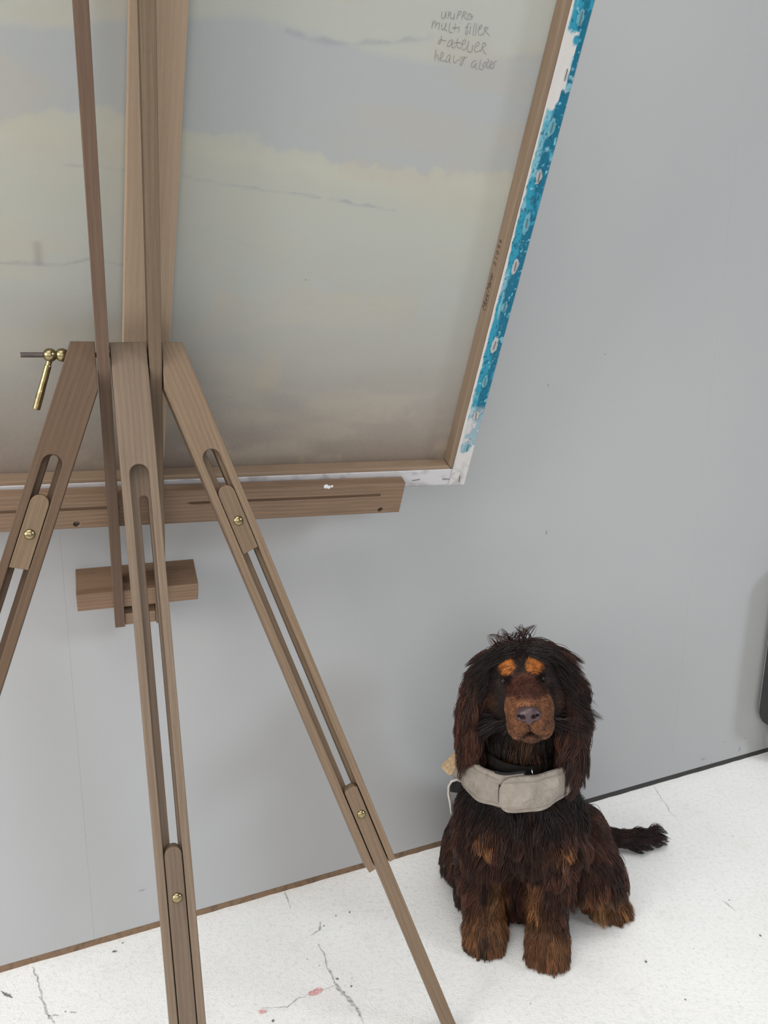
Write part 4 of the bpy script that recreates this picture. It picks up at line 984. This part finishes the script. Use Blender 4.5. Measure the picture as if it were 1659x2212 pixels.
def grow(name, roots, flow, length, lift, wave, clump, radius, guide_every=22, steps=7, droop=0.25, seedcol=None, jitter=0.18, gap=0.0008):
    n = len(roots); N_ = sdf_grad(roots)
    flow = unit(flow); L = length * (0.65 + 0.5 * RNG.random(n))
    d = unit(flow - N_ * (flow * N_).sum(1, keepdims=True) + 1e-6)
    d = unit(d * (1 - lift)[:, None] + N_ * lift[:, None] + RNG.normal(0, jitter, (n, 3)))
    g_id = RNG.choice(n, max(8, n // guide_every), replace=False)
    kd = KDTree(len(g_id))
    for j, i in enumerate(g_id): kd.insert(roots[i], j)
    kd.balance()
    near = np.array([kd.find(p)[1] for p in roots]); ph = RNG.random(len(g_id)) * 6.28; amp = RNG.random(len(g_id)); side = unit(np.cross(flow, RNG.normal(0, 1, (n, 3))))
    gside = side[g_id][near]; gph = ph[near]; gamp = amp[near] * (0.6 + 0.8 * RNG.random(n))
    P = np.zeros((n, steps + 1, 3)); P[:, 0] = roots - N_ * 0.001
    p = roots.copy()
    for k in range(1, steps + 1):
        t = k / steps
        wv = gside * (np.cos(gph + t * 6.5) * gamp * wave)[:, None]
        d = unit(d + flow * 0.22 + A3(0, 0, -1) * droop * 0.5 + wv + RNG.normal(0, 0.04, (n, 3)))
        p = p + d * (L / steps)[:, None]
        sd = sdf_at(p); m = gap + 0.0035 * t * lift
        push = np.clip(m - sd, 0, 0.02); 
        if push.max() > 0: p = p + sdf_grad(p) * push[:, None]
        p[:, 2] = np.maximum(p[:, 2], 0.0012 + 0.002 * RNG.random(n))
        P[:, k] = p
    G_ = P[g_id][near]
    tt = (np.arange(steps + 1) / steps)[None, :, None] ** 1.3
    own = P - roots[:, None]; gd = G_ - roots[g_id][near][:, None]
    target = G_ + (roots - roots[g_id][near])[:, None] * (1 - 0.85 * tt)
    P = P * (1 - clump * tt) + target * clump * tt
    P[:, :, 2] = np.maximum(P[:, :, 2], 0.001)
    cu = bpy.data.hair_curves.new(name); cu.add_curves([steps + 1] * n)
    cu.attributes['position'].data.foreach_set('vector', P.astype(np.float32).ravel()) if 'position' in cu.attributes else cu.points.foreach_set('position', P.astype(np.float32).ravel())
    ra = cu.attributes.get('radius') or cu.attributes.new('radius', 'FLOAT', 'POINT')
    prof = np.array([1.0] * (steps - 2) + [0.75, 0.45, 0.12])[:steps + 1]
    rad = radius * (0.7 + 0.6 * RNG.random(n))
    ra.data.foreach_set('value', (rad[:, None] * prof[None]).astype(np.float32).ravel())
    col = coat_color(roots, region_of(roots)) if seedcol is None else seedcol
    col = col * (0.45 + 1.05 * RNG.random(n) ** 1.3)[:, None] * (0.50 + 1.05 * amp[near] ** 1.5)[:, None]
    ca = cu.attributes.new('fur_color', 'FLOAT_COLOR', 'CURVE'); c4 = np.ones((n, 4), np.float32); c4[:, :3] = col; ca.data.foreach_set('color', c4.ravel())
    o = bpy.data.objects.new(name, cu); link(o, dog, MAT_FUR); o['kind'] = 'stuff'
    return o
T_REG = region_of(TC)
tis = lambda *r: np.isin(T_REG, [R_ID[k] for k in r])
thx, thf, thz = head_xyz(TC)
def under_vest(P):
    x, y, z = P[:, 0] - BC[0], P[:, 1] - BC[1], P[:, 2]
    return (z > 0.290) & (z < 0.352) & (np.abs(np.degrees(np.arctan2(x, -y))) < 112)
# body coat
w = tis('torso', 'chest', 'neck', 'hip', 'leg', 'shank') * 1.0 * (~(under_vest(TC) & tis('chest', 'neck', 'torso')))
w = w * np.where((TC[:, 1] > 0.24) & (TC[:, 0] < 0.05), 0.3, 1.0)
rt = sample_roots(w, 46000); rg = region_of(rt)
is_ = lambda *r: np.isin(rg, [R_ID[k] for k in r])
fl = np.repeat(A3(0, -0.10, -1)[None], len(rt), 0); fl[:, 0] += (rt[:, 0] + 0.02) * 2.2
fl = fl + np.stack([np.zeros(len(rt)), np.where(is_('leg'), 0.25, 0), np.zeros(len(rt))], 1)
ln = np.where(is_('chest', 'neck'), 0.052, np.where(is_('leg'), 0.036, np.where(is_('shank'), 0.036, 0.042)))
lf = np.where(is_('leg'), 0.42, 0.32)
grow('coat', rt, fl, ln, lf, np.where(is_('chest'), 0.60, 0.36), 0.84, 0.00037, guide_every=46)
# paws
w = tis('paw', 'hindpaw') * 1.0; rt = sample_roots(w, 17000); rg = region_of(rt)
cx = np.where(rt[:, 0] > 0.085, 0.135, np.where(rt[:, 0] > -0.01, 0.042, -0.062))
fl = np.stack([(rt[:, 0] - cx) * 9, np.full(len(rt), -0.55), np.full(len(rt), -0.75)], 1)
hind = rt[:, 0] > 0.088; fl[hind] = fl[hind] + A3(0.35, -0.1, 0)
grow('paw_fur', rt, fl, np.where(hind, 0.034, 0.024), np.full(len(rt), 0.36), np.full(len(rt), 0.16), 0.68, 0.00034)
# tail
rt = sample_roots(tis('tail') * 1.0, 5200)
fl = np.repeat(A3(0.75, 0.22, -0.25)[None], len(rt), 0); tipw = np.clip((rt[:, 0] - 0.17) / 0.06, 0, 1)
grow('tail_fur', rt, fl, 0.016 + 0.026 * tipw, np.full(len(rt), 0.30), 0.25 + 0.75 * tipw, 0.84, 0.00036, droop=0.05, seedcol=np.repeat((CHOC * 1.3)[None], len(rt), 0))
# ears
rt = sample_roots(tis('ear') * 1.0, 21000)
sgn = np.sign(rt[:, 0] + 0.020)
fl = np.stack([(rt[:, 0] + 0.020 - sgn * 0.082) * 9 - sgn * 0.05, (rt[:, 1] - 0.05) * 4 - 0.1, np.full(len(rt), -1.0)], 1)
drop = np.clip((0.47 - rt[:, 2]) / 0.12, 0, 1)
ecol = coat_color(rt, region_of(rt)); 
for nm, sd_ in (('ear_fur', -1), ('ear_fur', 1)):
    k = sgn == sd_
    grow(nm, rt[k], fl[k], (0.042 + 0.022 * drop)[k], np.full(k.sum(), 0.30), np.full(k.sum(), 0.36), 0.80, 0.00036, guide_every=40, steps=9, seedcol=ecol[k])
# head: long hair over the crown, short on the face
w = tis('skull', 'cheek', 'brow') * (thf < 0.040) * 1.0 + tis('skull') * (thz > 0.042) * 0.6
rt = sample_roots(w, 13000); hx, hf, hz = head_xyz(rt)
fl = HX * (np.sign(hx + 0.004 * RNG.normal(0, 1, len(rt))) * (0.75 + 6 * np.abs(hx)))[:, None] + HF * (-0.25 + 0.35 * (hf > 0.01))[:, None] - HZ * (0.25 + 8 * np.clip(np.abs(hx) - 0.02, 0, 1))[:, None]
grow('head_fur', rt, fl, np.where(np.abs(hx) > 0.028, 0.058, np.where(hz > 0.02, 0.048, 0.034)), np.where(hz > 0.035, 0.26, 0.24), np.full(len(rt), 0.34), 0.78, 0.00036)
k = 130; rt = sample_roots(tis('skull') * (thz > 0.045) * (thx > -0.032) * (thx < 0.016) * (np.abs(thf) < 0.03), k); hx, hf, hz = head_xyz(rt)
fl = HX * (RNG.normal(-0.25, 0.6, k))[:, None] + HZ * 0.75 + HF * (RNG.normal(0, 0.3, k))[:, None]
grow('topknot', rt, fl, np.full(k, 0.036), np.full(k, 0.55), np.full(k, 0.28), 0.92, 0.00045, guide_every=15, droop=0.02)
w = tis('skull', 'cheek', 'bridge', 'brow', 'muzzle', 'chin') * (thf > 0.020) * 1.0
ex = np.min([np.linalg.norm(TC - hp(s * 0.030, 0.054, 0.006), axis=1) for s in (-1, 1)], 0); w = w * (ex > 0.0085)
w = w * (np.linalg.norm(TC - hp(MX, 0.131, -0.028), axis=1) > 0.013)
rt = sample_roots(w, 17000); hx, hf, hz = head_xyz(rt); rg = region_of(rt)
short = np.isin(rg, [R_ID[q] for q in ('muzzle', 'chin')]) | (hf > 0.075)
fl = -HF[None] * 0.8 + HX * (hx * 14)[:, None] - HZ * np.where(short, 0.45, 0.15)[:, None]
grow('face_fur', rt, fl, np.where(short, 0.0042, 0.009), np.full(len(rt), 0.16), np.full(len(rt), 0.05), 0.3, 0.00026, guide_every=10, steps=4, gap=0.0003)
# whiskers
bmw = bmesh.new()
for s in (-1, 1):
    for j in range(3):
        a = A3(*hp(MX + s * 0.031, 0.098 - 0.008 * j, -0.040 - 0.005 * (j % 3))); q = HX * s * 0.055 + HZ * (-0.028 + 0.012 * j) - HF * 0.012
        add_tube(bmw, [a, a + q * 0.5 + A3(0, 0, 0.004), a + q], [0.00022, 0.00018, 0.00008], 4)
o = bm_obj('whiskers', bmw, plain('whisker', (0.03, 0.02, 0.018), 0.4), dog); o['kind'] = 'stuff'
